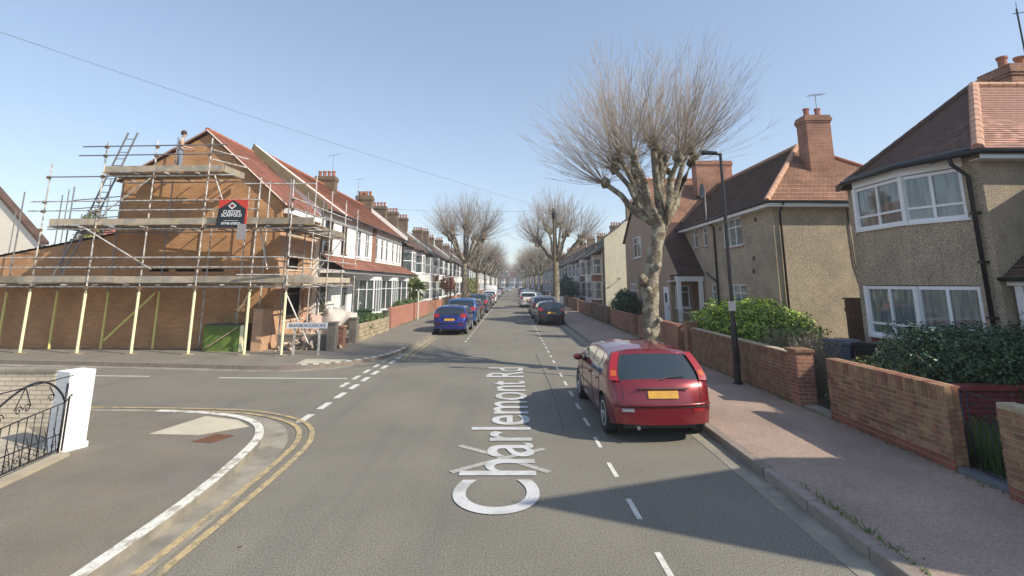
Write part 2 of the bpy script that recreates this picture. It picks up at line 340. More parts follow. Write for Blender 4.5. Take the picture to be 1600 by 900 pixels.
mb = MB(); mb.prism([(-.28, -.12), (.08, -.18), (.22, .2), (-.12, .28)], 0, .006); mb.build('frame', mat('rusty_iron', (.16, .075, .045), .8, .3, 20, .002, 80), cv)
for i in range(7):
    for j in range(8):
        pass
mb = MB()
for i in range(7):
    for j in range(8):
        u = (i+.5)/7; v = (j+.5)/8; x = -.26+.34*u+.13*v; y = -.11-.05*u+.38*v; mb.box(x-.014, x+.014, y-.014, y+.014, .006, .011)
o = mb.build('raised_grip', MATS['rusty_iron'], cv); o['kind'] = 'stuff'
# far-left corner footway
cF = smoothline([(-60, 18.9), (-30, 17.6), (-16.2, 16.5), (-10, 15.75), (-7.6, 15.4), (-6.4, 15.45), (-5.5, 15.85), (-4.8, 16.6), (-4.3, 17.6), (-4.02, 19.0), (-3.95, 21), (-3.95, 40), (-3.95, 262)])
struct(fan(offset(cF, .14)+[(-60, 262), (-60, 18.9)], (-14, 32), PZ), 'far_footway', PAVE_F)
struct(strip(cF, 0, .14, -.02, PZ+.004), 'kerb_far', KERB)
struct(strip([p for p in cF if p[1] < 40], -.3, 0, -.02, .006), 'channel_far', CONC)
ic = [k for k, p in enumerate(cF) if -6.3 < p[0] and p[1] < 19.5]; mb = MB()
for k in ic[::2]:
    a, b = cF[k], cF[k+1]; s = strip([a, b], .0-.012, .15, PZ-.0, PZ+.012); mb.v += []; i = len(mb.v); mb.v += s.v; mb.f += [tuple(q+i for q in f) for f in s.f]
struct(mb, 'dashed_white_kerb_paint', MATS['kerb_white_paint'])
struct(slab([(-6.5, 15.75), (-5.75, 15.98), (-5.2, 16.6), (-6.6, 16.75)], PZ-.004, PZ+.005), 'pale_far_slab', MATS['pale_slab'])
yo2 = [(-3.42, 17.2), (-3.5, 18.5), (-3.52, 24.3)]; mb = MB(); ribbon(mb, smoothline(yo2), .08, .010); ribbon(mb, smoothline([(x-.19, y+.1) for x, y in yo2]), .08, .010); struct(mb, 'double_yellow_line', YPAINT)
# right footway
struct(slab([(3.42, -12), (60, -12), (60, 262), (3.42, 262)], -.03, PZ), 'right_footway', PAVE)
kr = struct(MB().box(3.285, 3.42, 14, 262, -.02, PZ+.004).box(3.285, 3.42, -12, 2.2, -.02, PZ+.004), 'kerb_right', KERB)
ks = None; y = 2.2
me = None
for i in range(12):
    ln = .983
    if me is None:
        b = MB().box(3.285, 3.42, 0, ln-.012, -.02, PZ+.004).build('kerb_stone', KERB, kr, bevel=.012); me = b
    else:
        b = me.copy(); COL.objects.link(b)
    b.location = (random.uniform(-.006, .006), 2.2+i*ln, random.uniform(-.004, .006)); b.rotation_euler.z = random.uniform(-.004, .004)
struct(MB().box(3.0, 3.285, -12, 60, -.02, .006), 'channel_right', CONC)
PATCH = mat('asphalt_patch', (.21, .165, .14), .9, .15, 2, .004, 90, speck=.35, speck_s=55); IRONC = mat('cast_iron_cover', (.10, .09, .08), .6, .2, 20, .003, 90)
for i, (x, y, z, sx, sy, lab) in enumerate(((-2.62, 5.35, 0, .035, .03, 'tiny iron stopcock cover in the road right of the yellow lines'),)):
    t = thing('iron_cover', lab, 'drain cover', (x, y, z)); MB().box(-sx, sx, -sy, sy, .001, .006).build('frame', CONC, t); MB().box(-sx+.01, sx-.01, -sy+.01, sy-.01, .006, .009).build('plate', IRONC, t)
mbj = MB()
for pts in ([(1.0, 18.5), (-.5, 18.7), (-3.2, 18.4)], [(.9, 9.2), (.95, 13), (.85, 19)]): ribbon(mbj, smoothline(pts), .018, .0035)
struct(mbj, 'tar_seam', mat('tar', (.05, .048, .045), .6, .2, 5))
# painted markings
mb = MB()
for k in range(60):
    y = 4.73+1.2*k
    x = 1.35 - .002*k; mb.quad((x, y, .005), (x+.06, y, .005), (x+.05, y+.53, .005), (x-.01, y+.53, .005))
struct(mb, 'parking_bay_dashes', WPAINT)
mb = MB()
for k in range(70):
    y = 22.5+1.15*k; mb.quad((-2.06, y, .005), (-1.98, y, .005), (-1.98, y+.5, .005), (-2.06, y+.5, .005))
struct(mb, 'left_parking_bay_dashes', WPAINT)
mb = MB()
for k in range(9):
    y = 9.75+.98*k; x = -3.88 if k < 6 else -3.86; mb.quad((x-.08, y, .005), (x+.06, y, .005), (x+.06, y+.58, .005), (x-.08, y+.58, .005))
    if k > 2: mb.quad((x-.38, y+.25, .005), (x-.26, y+.25, .005), (x-.26, y+.8, .005), (x-.38, y+.8, .005))
mb.quad((-7.9, 14.1, .005), (-4.4, 13.98, .005), (-4.4, 14.08, .005), (-7.9, 14.2, .005)); mb.quad((-11.5, 14.4, .005), (-9.9, 14.32, .005), (-9.9, 14.42, .005), (-11.5, 14.5, .005)); mb.quad((-16.5, 14.8, .005), (-14.2, 14.7, .005), (-14.2, 14.8, .005), (-16.5, 14.9, .005))
struct(mb, 'give_way_dashes', WPAINT)
# added map overlay lettering: runs away from the viewer, tops to the left
Mx = Matrix(((0, -1, 0, .31), (1, 0, 0, 6.0), (0, 0, 1, .012), (0, 0, 0, 1)))
o = text('map_overlay_name', 'Charlemont Rd', 1.47, Mx, TEXTP, bold=.012)
ys = [v.co.y for v in o.data.vertices]; k = 9.75/(max(ys)-min(ys)); y0 = min(ys)
for v in o.data.vertices: v.co.y = 6.03+(v.co.y-y0)*k
tag(o, kind='structure')
mb = MB()
ribbon(mb, [(-.82, 8.42), (-.3, 8.02), (.1, 7.66), (.5, 7.3)], .11, .007); ribbon(mb, [(-.82, 7.28), (-.4, 7.62), (.1, 8.0), (.5, 8.26)], .11, .009)
struct(mb, 'map_overlay_arrows', OVERLAY)  # map overlay arrows added flat on the road, not real paint

# ------------------------------------------------------------------ building helpers
def frame3(O, ang):
    N = Vector((math.cos(ang), math.sin(ang), 0)); U = Vector((-N.y, N.x, 0)); O = Vector(O)
    return lambda u, n, v: tuple(O + U*u + N*n + Vector((0, 0, v)))
def window(parent, O, ang, w, h, vs=(.5,), hs=(), fm=None, cur=None, n0=-.09, sill=True, fw=.055, name='window', cell_hs=None):
    """O: bottom centre on the wall face; n0: how far the frame's back sits from the wall face"""
    fm = fm or WHITE; T = frame3(O, ang); mb = MB(); d0, d1 = n0, n0+.06
    mb.box(-w/2, -w/2+fw, d0, d1, 0, h, T=T); mb.box(w/2-fw, w/2, d0, d1, 0, h, T=T)
    mb.box(-w/2+fw, w/2-fw, d0, d1, 0, fw, T=T); mb.box(-w/2+fw, w/2-fw, d0, d1, h-fw, h, T=T)
    xs = [-w/2+fw] + [-w/2+w*f for f in vs] + [w/2-fw]
    for f in vs: x = -w/2+w*f; mb.box(x-fw*.4, x+fw*.4, d0+.004, d1+.008, fw, h-fw, T=T)
    for f in hs:
        z = h*f
        for a, b in zip(xs[:-1], xs[1:]): mb.box(a+fw*.4 if a > xs[0] else a, b-fw*.4 if b < xs[-1] else b, d0+.006, d1+.004, z-fw*.35, z+fw*.35, T=T)
    if sill: mb.box(-w/2-.04, w/2+.04, d0+.01, max(d1, 0)+.05, -.05, -.002, T=T)
    f = mb.build(name, fm, parent)
    MB().quad(T(-w/2+.02, d0+.03, .02), T(w/2-.02, d0+.03, .02), T(w/2-.02, d0+.03, h-.02), T(-w/2+.02, d0+.03, h-.02)).build('pane', GLASS, f, fix=False)
    MB().quad(T(-w/2+.01, d0+.004, .01), T(w/2-.01, d0+.004, .01), T(w/2-.01, d0+.004, h-.01), T(-w/2+.01, d0+.004, h-.01)).build('curtain_or_dim_room', cur or NET, f, fix=False)  # with DARK, a near-black sheet standing for the unlit room
    return f
def wallsheet(mb, O, ang, W, H, holes=(), depth=.12, u0=0):
    """wall face W wide (u from u0), with real openings and reveals; holes: (ua, ub, va, vb)"""
    T = frame3(O, ang); us = sorted({u0, u0+W, *[h[0] for h in holes], *[h[1] for h in holes]}); vs = sorted({0, H, *[h[2] for h in holes], *[h[3] for h in holes]})
    for a, b in zip(us[:-1], us[1:]):
        for c, d in zip(vs[:-1], vs[1:]):
            m, q = (a+b)/2, (c+d)/2
            if any(h[0] < m < h[1] and h[2] < q < h[3] for h in holes): continue
            mb.quad(T(a, 0, c), T(b, 0, c), T(b, 0, d), T(a, 0, d))
    for a, b, c, d in holes:
        mb.quad(T(a, 0, c), T(a, -depth, c), T(a, -depth, d), T(a, 0, d)); mb.quad(T(b, 0, c), T(b, -depth, c), T(b, -depth, d), T(b, 0, d))
        mb.quad(T(a, 0, c), T(b, 0, c), T(b, -depth, c), T(a, -depth, c)); mb.quad(T(a, 0, d), T(b, 0, d), T(b, -depth, d), T(a, -depth, d))
    return mb
def courses(e0, e1, t1, t0, step=.12, lift=.022):
    """roof slope as overlapping tile courses; e0,e1 eave ends, t0,t1 top ends"""
    e0, e1, t0, t1 = map(Vector, (e0, e1, t0, t1)); nrm = (e1-e0).cross((t0+t1)/2-(e0+e1)/2).normalized()
    if nrm.z < 0: nrm = -nrm
    L = max(((t0+t1)/2-(e0+e1)/2).length, .1); n = max(int(L/step), 1); mb = MB(); up = nrm*lift
    for k in range(n):
        a, b = k/n, (k+1)/n; p0 = e0.lerp(t0, a); p1 = e1.lerp(t1, a); q0 = e0.lerp(t0, b); q1 = e1.lerp(t1, b)
        mb.quad(p0+up, p1+up, q1, q0)
        mb.quad(p0, p1, p1+up, p0+up)
    mb.quad(e0, e1, t1, t0)
    return mb
def slope(parent, name, e0, e1, t1, t0, m, step=.12, lift=.022, label=None):
    return courses(e0, e1, t1, t0, step, lift).build(name, m, parent, fix=False, label=label)
def tiles(parent, e0, e1, t1, t0, m, tw=.165, step=.1, near=None, most=300, lift=.016):
    """individual overlapping tiles; the `most` nearest to the viewer are parts, the rest one stuff part"""
    e0, e1, t0, t1 = map(Vector, (e0, e1, t0, t1)); X = (e1-e0).normalized(); nrm = X.cross((t0+t1)/2-(e0+e1)/2).normalized()
    if nrm.z < 0: nrm = -nrm
    Yv = nrm.cross(X)
    if Yv.z < 0: Yv = -Yv
    L = (t0-e0).dot(Yv); n = int(L/step); P = []
    for k in range(n):
        a = (k+.5)/n; l = e0.lerp(t0, a); r = e1.lerp(t1, a); wd = (r-l).length; off = (k % 2)*.5*tw
        base = (l-e0).dot(X); i = math.ceil((base-off)/tw-.5)
        while (i+.5)*tw+off < base+wd:
            P.append((e0 + X*((i+.5)*tw+off) + Yv*(k*step+step*.5), k)); i += 1
    rot = Matrix((X, Yv, nrm)).transposed()
    def shape(mb, T): mb.box(-tw/2+.003, tw/2-.003, -step*.62, step*.62, .0, lift, T=T)
    tilt = Matrix.Rotation(math.atan2(lift, step*1.1), 3, 'X')
    dist = sorted(range(len(P)), key=lambda i: (P[i][0]-Vector((0, 0, 2.5))).length); proto = None; rest = MB()
    for j, i in enumerate(dist):
        p = P[i][0] + nrm*.004; jit = Matrix.Rotation(random.gauss(0, .008), 3, 'X') @ Matrix.Rotation(random.gauss(0, .008), 3, 'Y'); Mr = rot @ tilt.inverted() @ jit
        if j < most:
            if proto is None:
                q = MB(); shape(q, None); proto = o = q.build('tile', m, parent)
            else:
                o = proto.copy(); COL.objects.link(o)
            o.matrix_local = Matrix.Translation(p) @ Mr.to_4x4()
        else: shape(rest, lambda x, y, z: tuple(p + Mr @ Vector((x, y, z))))
    if rest.v: tag(rest.build('tile_field', m, parent), kind='stuff')
    MB().quad(e0, e1, t1, t0).build('roof_underlay', m, parent, fix=False)
def ridge(parent, a, b, r=.09, m=None, n=6, name='ridge_tiles', seg=.4):
    a, b = Vector(a), Vector(b); k = max(int((b-a).length/seg), 1); mb = MB()
    for i in range(k):
        p = a.lerp(b, i/k); q = a.lerp(b, (i+.98)/k); mb.tube([p, q], [r, r*.93], 8)
    return mb.build(name, m or RIDGE, parent)
def chimney(parent, c, sx, sy, z0, z1, m, pots=3, potm=None, along='y', corb=.06, name='chimney'):
    x, y = c; mb = MB().box(x-sx/2, x+sx/2, y-sy/2, y+sy/2, z0, z1-.32)
    for k, (a, h0, h1) in enumerate(((corb*.5, z1-.32, z1-.24), (corb, z1-.24, z1-.1), (corb*.4, z1-.1, z1))): mb.box(x-sx/2-a, x+sx/2+a, y-sy/2-a, y+sy/2+a, h0, h1)
    ch = mb.build(name, m, parent)
    for i in range(pots):
        f = (i+.5)/pots-.5; px, py = (x, y+f*sy*.95) if along == 'y' else (x+f*sx*.95, y)
        MB().lathe([(.13, 0), (.10, .05), (.105, .3), (.13, .32), (.13, .38), (.08, .38)], (px, py, z1), n=10).build('chimney_pot', potm or POTC, ch)
    return ch
def pipe(parent, pts, r=.034, m=None, name='downpipe', n=8):
    return MB().tube(pts, r, n).build(name, m or BPLAST, parent, smooth=True)
def aerial(loc, label, rz=0, h=1.2, s=1.):
    t = thing('television_aerial', label, 'aerial', loc, rz, 'aerials on the roofs')
    MB().tube([(0, 0, 0), (0, 0, h)], .016, 6).build('mast', GALVD, t)
    mb = MB().tube([(-.35*s, 0, h-.05), (.45*s, 0, h+.12)], .009, 4)
    for k in range(7): x = -.3*s+k*.12*s; z = h-.04+(x+.3)*.2; mb.tube([(x, -.16*s, z), (x, .16*s, z)], .006, 4)
    mb.build('array', GALVD, t); return t
def leadflash(): pass

# ------------------------------------------------------------------ LEFT: brick building under scaffold (gable faces viewer)
NX = -9.0; GY = 19.4; PW = 22.9
nb = thing('new_brick_house', 'orange brick end house being rebuilt, gable wall wrapped in scaffolding', 'house', (NX, GY, PZ))
nb.location = (0, 0, 0)
mb = MB()
# main gable + rear extension + low wing, one wall plane with real slit openings
T = frame3((0, GY, 0), R(-90))                  # u runs along +x
def gx(pts): return [T(p[0], 0, p[1]) for p in pts]
holes = [(-16.4+3*0, 0, 0, 0)]
wallsheet(mb, (0, GY, PZ), R(-90), 15.4-9.0, 4.2, [(-12.9, -12.15, 2.83, 2.93), (-11.9, -11.05, 2.83, 2.93), (-13.9, -13.15, 2.83, 2.93)], u0=-15.4)
mb.quad(*gx([(-15.4, 4.32), (-9.0, 4.32), (-9.0, 5.6), (-12.2, 8.42), (-15.4, 6.5)]))
mb.quad(*gx([(-21.5, PZ), (-15.4, PZ), (-15.4, 4.36), (-21.5, 3.15)]))
mb.quad((-9, GY, 5.6), (-9, PW, 5.6), (-9, PW, 5.0), (-9, GY, 5.0))
mb.quad((-15.4, GY, PZ), (-15.4, 30, PZ), (-15.4, 30, 6.5), (-15.4, GY, 6.5)); mb.quad((-21.5, GY, PZ), (-21.5, 27, PZ), (-21.5, 27, 3.15), (-21.5, GY, 3.15))
mb.quad((-21.5, 27, PZ), (-15.4, 27, PZ), (-15.4, 27, 4.36), (-21.5, 27, 3.15))
mb.build('side_wall', BRNEW, nb)
mb = MB(); fh = [(.75, 2.75, .95, 2.25), (.75, 2.35, 2.95, 3.45), (.55, 2.1, 4.35, 4.95)]
wallsheet(mb, (NX, GY, PZ), 0, PW-GY, 4.9, fh, depth=.22)
mb.quad((NX-.001, GY, 5.02), (NX-.001, PW, 5.02), (NX-.001, PW, 5.6), (NX-.001, GY, 5.6)); mb.build('front_wall', BRPINK, nb)
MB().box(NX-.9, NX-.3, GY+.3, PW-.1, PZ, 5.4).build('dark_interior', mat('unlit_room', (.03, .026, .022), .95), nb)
LINT = mat('pale_lintel', (.62, .5, .36), .8, .15, 4)
for a, b, c, d in fh:
    MB().box(NX-.05, NX+.015, GY+a-.12, GY+b+.12, PZ+d+.002, PZ+d+.16).build('lintel', LINT, nb); MB().box(NX-.05, NX+.03, GY+a-.08, GY+b+.08, PZ+c-.07, PZ+c-.002).build('sill', LINT, nb)
# roof
slope(nb, 'front_roof_slope', (NX+.22, GY-.12, 5.52), (NX+.22, PW, 5.52), (-12.2, PW, 8.55), (-12.2, GY-.12, 8.55), TILE_RY, .16, .03)
slope(nb, 'rear_roof_slope', (-15.6, PW, 6.45), (-15.6, GY-.12, 6.45), (-12.2, GY-.12, 8.55), (-12.2, PW, 8.55), TILE_RY, .16, .03)
slope(nb, 'extension_roof', (-21.6, GY-.05, 3.2), (-21.6, 27, 3.2), (-15.4, 27, 4.42), (-15.4, GY-.05, 4.42), TILE_BY, .3)
ridge(nb, (-12.2, GY-.14, 8.56), (-12.2, PW, 8.56), .1, POTC)
mb = MB().tube([(NX+.24, GY-.15, 5.5), (-12.2, GY-.15, 8.54)], .035, 4); mb.tube([(-15.6, GY-.15, 6.45), (-12.2, GY-.15, 8.54)], .035, 4); mb.build('verge', mat('pale_verge', (.55, .42, .36), .8, .2, 9), nb)
MB().box(NX+.02, NX+.26, GY+.1, PW-.02, 5.22, 5.42).build('fascia', WHITE, nb)
chimney(nb, (-16.5, 24.6), .75, .7, 6.0, 9.15, BRRED, 0)
# ------------------------------------------------------------------ LEFT: white terrace group with continuous porch roof
FX = -8.8
def wind_front(parent, y, z, w, h, x=FX, **k): return window(parent, (x, y, z), 0, w, h, **k)
BROWNF = mat('brown_window_frame', (.13, .075, .055), .5, .1, 5)
group_l = 'houses of the left terrace with the long red porch roof'
segs = [(22.9, 27.6, WREND, 'white rendered terraced house with brown first-floor window frames beside the scaffolding', BROWNF, TILE_RY),
        (27.6, 31.9, WREND, 'white rendered terraced house with a bay and white windows, second from the scaffolding', WHITE, TILE_OY),
        (31.9, 36.4, BRRED, 'terraced house with a red brick pier beside white arched windows, third from the scaffolding', WHITE, TILE_OY),
        (36.4, 40.6, WREND, 'white terraced house behind the palm, last under the long red porch roof', WHITE, TILE_OY)]
for k, (y0, y1, wm, lab, fm, rm) in enumerate(segs):
    h = thing('terraced_house', lab, 'house', (0, 0, 0), group=group_l); W = y1-y0; g0 = 3.9
    hs = [(.6, 1.75, 3.85, 5.45), (W-1.75, W-.85, 3.9, 5.35)] if k < 2 else [(.5, 1.2, 3.9, 5.3), (1.9, 2.6, 3.9, 5.3), (W-1.3, W-.6, 3.9, 5.3)]
    ground = [(.5, 1.5, 1.0, 2.75)]
    mb = wallsheet(MB(), (FX, y0, PZ), 0, W, 5.85, hs + (ground if k == 0 else []) + [(W-1.25, W-.3, .1, 2.75)])
    mb.quad((FX, y0, PZ), (-15.6, y0, PZ), (-15.6, y0, 5.97), (-12.2, y0, 8.62), (FX, y0, 5.97)); mb.quad((FX, y1, PZ), (-15.6, y1, PZ), (-15.6, y1, 5.97), (-12.2, y1, 8.62), (FX, y1, 5.97))
    mb.quad((-15.6, y0, PZ), (-15.6, y1, PZ), (-15.6, y1, 5.97), (-15.6, y0, 5.97)); mb.build('wall', wm if k != 2 else WREND, h)
    if k == 2: MB().box(FX-.05, FX+.05, y0-.35, y0+.42, 3.6, 5.92).build('brick_pier', BRYEL if 0 else BRRED, h)
    slope(h, 'front_roof_slope', (FX+.32, y0, 5.86), (FX+.32, y1, 5.86), (-12.2, y1, 8.78), (-12.2, y0, 8.78), rm, .11)
    slope(h, 'rear_roof_slope', (-15.9, y1, 5.9), (-15.9, y0, 5.9), (-12.2, y0, 8.78), (-12.2, y1, 8.78), rm, .22)
    ridge(h, (-12.2, y0, 8.8), (-12.2, y1, 8.8), .1, POTC)
    pipe(h, [(FX+.4, y0, 5.84), (FX+.4, y1, 5.84)], .055, name='gutter', n=6)
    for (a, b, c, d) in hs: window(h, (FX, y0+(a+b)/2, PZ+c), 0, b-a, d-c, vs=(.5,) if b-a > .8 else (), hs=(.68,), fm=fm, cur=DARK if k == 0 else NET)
    # porch roof, bay and door
    slope(h, 'porch_roof', (FX+1.25, y0, 3.14), (FX+1.25, y1, 3.14), (FX+.01, y1, 3.84), (FX+.01, y0, 3.84), TILE_OY if k else TILE_RY, .11)
    MB().box(FX+.05, FX+1.22, y0+.01, y1-.01, 2.98, 3.10).build('porch_soffit', WHITE, h); pipe(h, [(FX+1.3, y0, 3.12), (FX+1.3, y1, 3.12)], .045, name='porch_gutter', n=6)
    dd = MB().box(FX-.10, FX-.05, y1-1.22, y1-.34, PZ+.1, PZ+2.1).build('door', WHITE if k % 2 else mat('grey_door', (.3, .31, .33), .5), h)
    MB().tube([(FX-.03, y1-.45, PZ+1.05), (FX-.03, y1-.45, PZ+1.2)], .015, 6).build('handle', GALV, dd); MB().box(FX-.046, FX-.04, y1-1.05, y1-.5, PZ+1.25, PZ+1.9).build('door_pane', GLASS, dd)
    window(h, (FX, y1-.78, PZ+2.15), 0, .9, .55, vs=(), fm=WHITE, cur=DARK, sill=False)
    if k == 0: window(h, (FX, y0+1.0, PZ+1.0), 0, 1.0, 1.75, vs=(), hs=(), fm=mat('cream_frame', (.6, .52, .38), .6), cur=BLIND)
    if k > 0:
        a, b = y0+.25, y0+3.0; bx = FX+1.14
        pl = [(FX, a), (bx, a+.55), (bx, b-.55), (FX, b)]
        MB().prism(pl, PZ, PZ+.75).build('bay_wall', WREND, h); MB().prism([(FX, a+.04), (bx-.04, a+.58), (bx-.04, b-.58), (FX, b-.04)], PZ+2.62, 2.975).build('bay_head', WHITE, h)
        for (p, q) in zip(pl[:-1], pl[1:]):
            L = math.hypot(q[0]-p[0], q[1]-p[1]); ang = math.atan2(-(q[0]-p[0]), q[1]-p[1]); window(h, ((p[0]+q[0])/2, (p[1]+q[1])/2, PZ+.76), ang, L-.02, 1.85, vs=(.5,) if L < 1.2 else (.33, .67), hs=(.7,), cur=NET, n0=-.07)
    if k == 0:
        mb = MB(); mb.prism([(FX+.3, 5.74), (FX+.3, 6.10), (-12.2, 9.0), (-12.2, 8.5)], y0-.1, y0+.02, 'y'); mb.build('party_parapet', mat('khaki_render', (.17, .145, .09), .9, .2, 3), h)
        MB().tube([(FX+.2, y0+3.0, 5.98), (-12.2, y0+.1, 8.96)], .045, 6).build('mortar_line', WREND, h)
        MB().tube([(FX+.05, y0+.12, 5.8), (FX+.05, y0+.12, .2)], .045, 8).build('downpipe', BPLAST, h)
    if k == 3:
        MB().prism([(FX+.3, 5.9), (FX+.3, 6.2), (-12.2, 9.1), (-12.2, 8.6)], y1-.15, y1+.1, 'y').build('party_parapet', WREND, h)
        MB().box(FX+.02, FX+.12, y1-.5, y1-.3, .2, 5.8).build('downpipe', BPLAST, h)
    if k == 2: chimney(h, (-12.1, y0+.1), 1.25, .6, 8.0, 9.35, BRBRN, 4, along='x')
    if k == 3: chimney(h, (-12.1, y1+.1), 1.25, .6, 8.0, 9.5, BRBRN, 3, along='x')
aerial((-11.75, 32.0, 9.3), 'thin aerial mast rising behind the nearest broad brown chimney on the left', 0, 1.5)
aerial((-12.2, 39.0, 8.75), 'aerial with crossbars above the fourth left roof', 1, 1.9)

# ------------------------------------------------------------------ generic bay-fronted terraced house (front faces +x, origin on its facade)
def terrace_house(label, wm, rm, bay=2, brick=None, gable=True, w=4.7, fm=None, group=None, chim=BRBRN, detail=True):
    h = thing('terraced_house', label, 'house', group=group); E = 5.7; D = 7.; RX = -3.4; RZ = 8.3
    a, b = .35, 3.0; bx = .75
    hs = [(3.45, 4.35, 3.3, 4.9), (3.45, 4.4, .1, 2.75)]
    mb = wallsheet(MB(), (0, 0, 0), 0, w, E, hs)
    for y in (0, w): mb.quad((0, y, 0), (-D, y, 0), (-D, y, E), (RX, y, RZ), (0, y, E))
    mb.quad((-D, 0, 0), (-D, w, 0), (-D, w, E), (-D, 0, E)); mb.build('wall', wm, h)
    slope(h, 'front_roof_slope', (.28, 0, E-.1), (.28, w, E-.1), (RX, w, RZ+.12), (RX, 0, RZ+.12), rm, .16)
    slope(h, 'rear_roof_slope', (-D-.3, w, E-.1), (-D-.3, 0, E-.1), (RX, 0, RZ+.12), (RX, w, RZ+.12), rm, .4)
    MB().prism([(.25, E-.1), (.25, E+.2), (RX, RZ+.36), (-D, E+.2), (-D, E-.2), (RX, RZ)], -.07, .07, 'y').build('party_parapet', CONC if wm is not WREND else wm, h)
    pl = [(0, a), (bx, a+.6), (bx, b-.6), (0, b)]; top = 5.35 if bay == 2 else 2.85
    bm_ = brick or wm
    MB().prism(pl, 0, .8).build('bay_base', bm_, h); MB().prism([(p[0]-.03, p[1]) for p in pl], 2.6, 3.3 if bay == 2 else 2.85).build('bay_band', bm_, h)
    lv = [(.81, 1.78)] + ([(3.31, 1.65)] if bay == 2 else [])
    for zz, hh in lv:
        for (p, q) in zip(pl[:-1], pl[1:]):
            L = math.hypot(q[0]-p[0], q[1]-p[1]); ang = math.atan2(-(q[0]-p[0]), q[1]-p[1]); window(h, ((p[0]+q[0])/2, (p[1]+q[1])/2, zz), ang, L-.01, hh, vs=() if L < 1.1 else (.5,), hs=(.55,), cur=NET, n0=-.07, fw=.08, fm=fm)
    if bay == 2:
        MB().prism([(p[0]*.97, p[1]) for p in pl], 4.97, top).build('bay_head', wm, h)
        m = (a+b)/2
        if gable:
            mb = MB(); e = 5.3; mb.quad((bx+.2, a-.1, e), (bx+.2, b+.1, e), (-1.9, m, 7.25)) ; mb.quad((bx+.2, a-.1, e), (-1.9, m, 7.25), (-.3, a-.1, e+.35)); mb.quad((bx+.2, b+.1, e), (-.3, b+.1, e+.35), (-1.9, m, 7.25))
            mb.quad((bx+.2, a-.1, e), (bx+.2, b+.1, e), (bx+.2, b+.1, e-.12), (bx+.2, a-.1, e-.12)); mb.quad((bx+.2, a-.1, e-.12), (bx+.2, b+.1, e-.12), (0, b+.1, e-.12), (0, a-.1, e-.12)); mb.build('bay_roof', rm, h, fix=False)
            MB().lathe([(.06, 0), (.03, .1), (.06, .2), (.01, .4)], (-.45, m, 6.35), n=6).build('finial', POTC, h)
        else:
            mb = MB(); mb.prism([(bx+.15, 5.3), (bx+.15, 5.42), (-.6, 6.15), (-.6, 5.3)], a-.1, b+.1, 'y'); mb.build('bay_roof', rm, h)
    else: MB().prism([(bx+.2, 2.85), (bx+.2, 2.95), (0, 3.35), (0, 2.85)], a-.1, w-.2, 'y').build('bay_roof', rm, h)
    if bay != 2: window(h, (0, 1.65, 3.5), 0, 1.5, 1.6, vs=(.5,), hs=(.6,), cur=NET, n0=.0, fm=fm)
    window(h, (0, 3.9, 3.3), 0, .9, 1.6, vs=(), hs=(.5,), cur=NET, fm=fm)
    d = MB().box(-.11, -.05, 3.5, 4.35, .1, 2.1).build('door', BROWNF, h); MB().box(-.048, -.04, 3.65, 4.2, 1.1, 1.9).build('door_pane', GLASS, d)
    window(h, (0, 3.925, 2.15), 0, .9, .55, vs=(), cur=DARK, sill=False, fm=fm)
    chimney(h, (RX+.2, 0), 1.25, .6, 7.6, 9.5, chim, 4, along='x')
    pipe(h, [(.06, w-.12, E-.2), (.06, w-.12, .1)], .04); pipe(h, [(.33, .1, E-.12), (.33, w-.1, E-.12)], .05, name='gutter', n=6)
    return h
gl, gr = 'terraced houses further down the left side', 'terraced houses further down the right side'
V = [terrace_house('x', WREND, TILE_BY, 2, None, True), terrace_house('x', WREND, SLATE, 2, BRYEL, False), terrace_house('x', BRYEL, SLATE, 2, WREND, True), terrace_house('x', CREAM, TILE_BY, 2, BRRED, False), terrace_house('x', BRRED, SLATE, 2, WREND, True)]
cn = ['white rendered', 'white rendered, yellow-brick bayed', 'yellow brick', 'cream rendered, red-brick bayed', 'red brick']
rn = ['with a pointed brown bay roof', 'with a flat-topped slate bay roof', 'with a pointed slate bay roof', 'with a flat-topped brown bay roof', 'with a pointed slate bay roof']
ordw = ['first', 'second', 'third', 'fourth', 'fifth', 'sixth', 'seventh', 'eighth', 'ninth', 'tenth', 'eleventh', 'twelfth', 'thirteenth', 'fourteenth', 'fifteenth', 'sixteenth', 'seventeenth', 'eighteenth', 'nineteenth', 'twentieth'] + ['twenty-'+s for s in ['first', 'second', 'third', 'fourth', 'fifth', 'sixth', 'seventh', 'eighth', 'ninth']] + ['thirtieth', 'thirty-first', 'thirty-second', 'thirty-third', 'thirty-fourth', 'thirty-fifth', 'thirty-sixth', 'thirty-seventh', 'thirty-eighth', 'thirty-ninth', 'fortieth', 'forty-first', 'forty-second']
used = set()
def place(v, loc, rz, lab, grp, sc=None, skip=()):
    if v not in used:
        used.add(v); o = V[v]; o.location = loc; o.rotation_euler.z = rz; o['label'] = lab; o['group'] = grp; return o
    c = dup(V[v], loc, rz, lab, grp, sc, skip)
    for ch in c.children:
        if ch.name.startswith('chimney'): ch.location.z += random.uniform(-.7, .1)
    return c
seq = [0, 0, 2, 1, 0, 2, 3, 0, 2, 4, 1, 3, 0, 2]
for k in range(42):
    v = seq[k % len(seq)]
    place(v, (FX-.15, 40.75+4.72*k, PZ), 0, f'{cn[v]} terraced house, {ordw[k]} beyond the palm on the left', gl, None, (() if k % 2 else ('chimney',))+(() if k % 5 == 2 else ('party_parapet',)))
seq2 = [3, 2, 1, 4, 2, 3, 0, 2, 4, 1, 3, 2]
for k in range(39):
    v = seq2[k % len(seq2)]
    place(v, (9.15, 50.1+4.72*(k+1), PZ), math.pi, f'{cn[v]} house, {ordw[k]} from the cream side wall on the right', gr, None, (() if k % 2 else ('chimney',))+('party_parapet',))
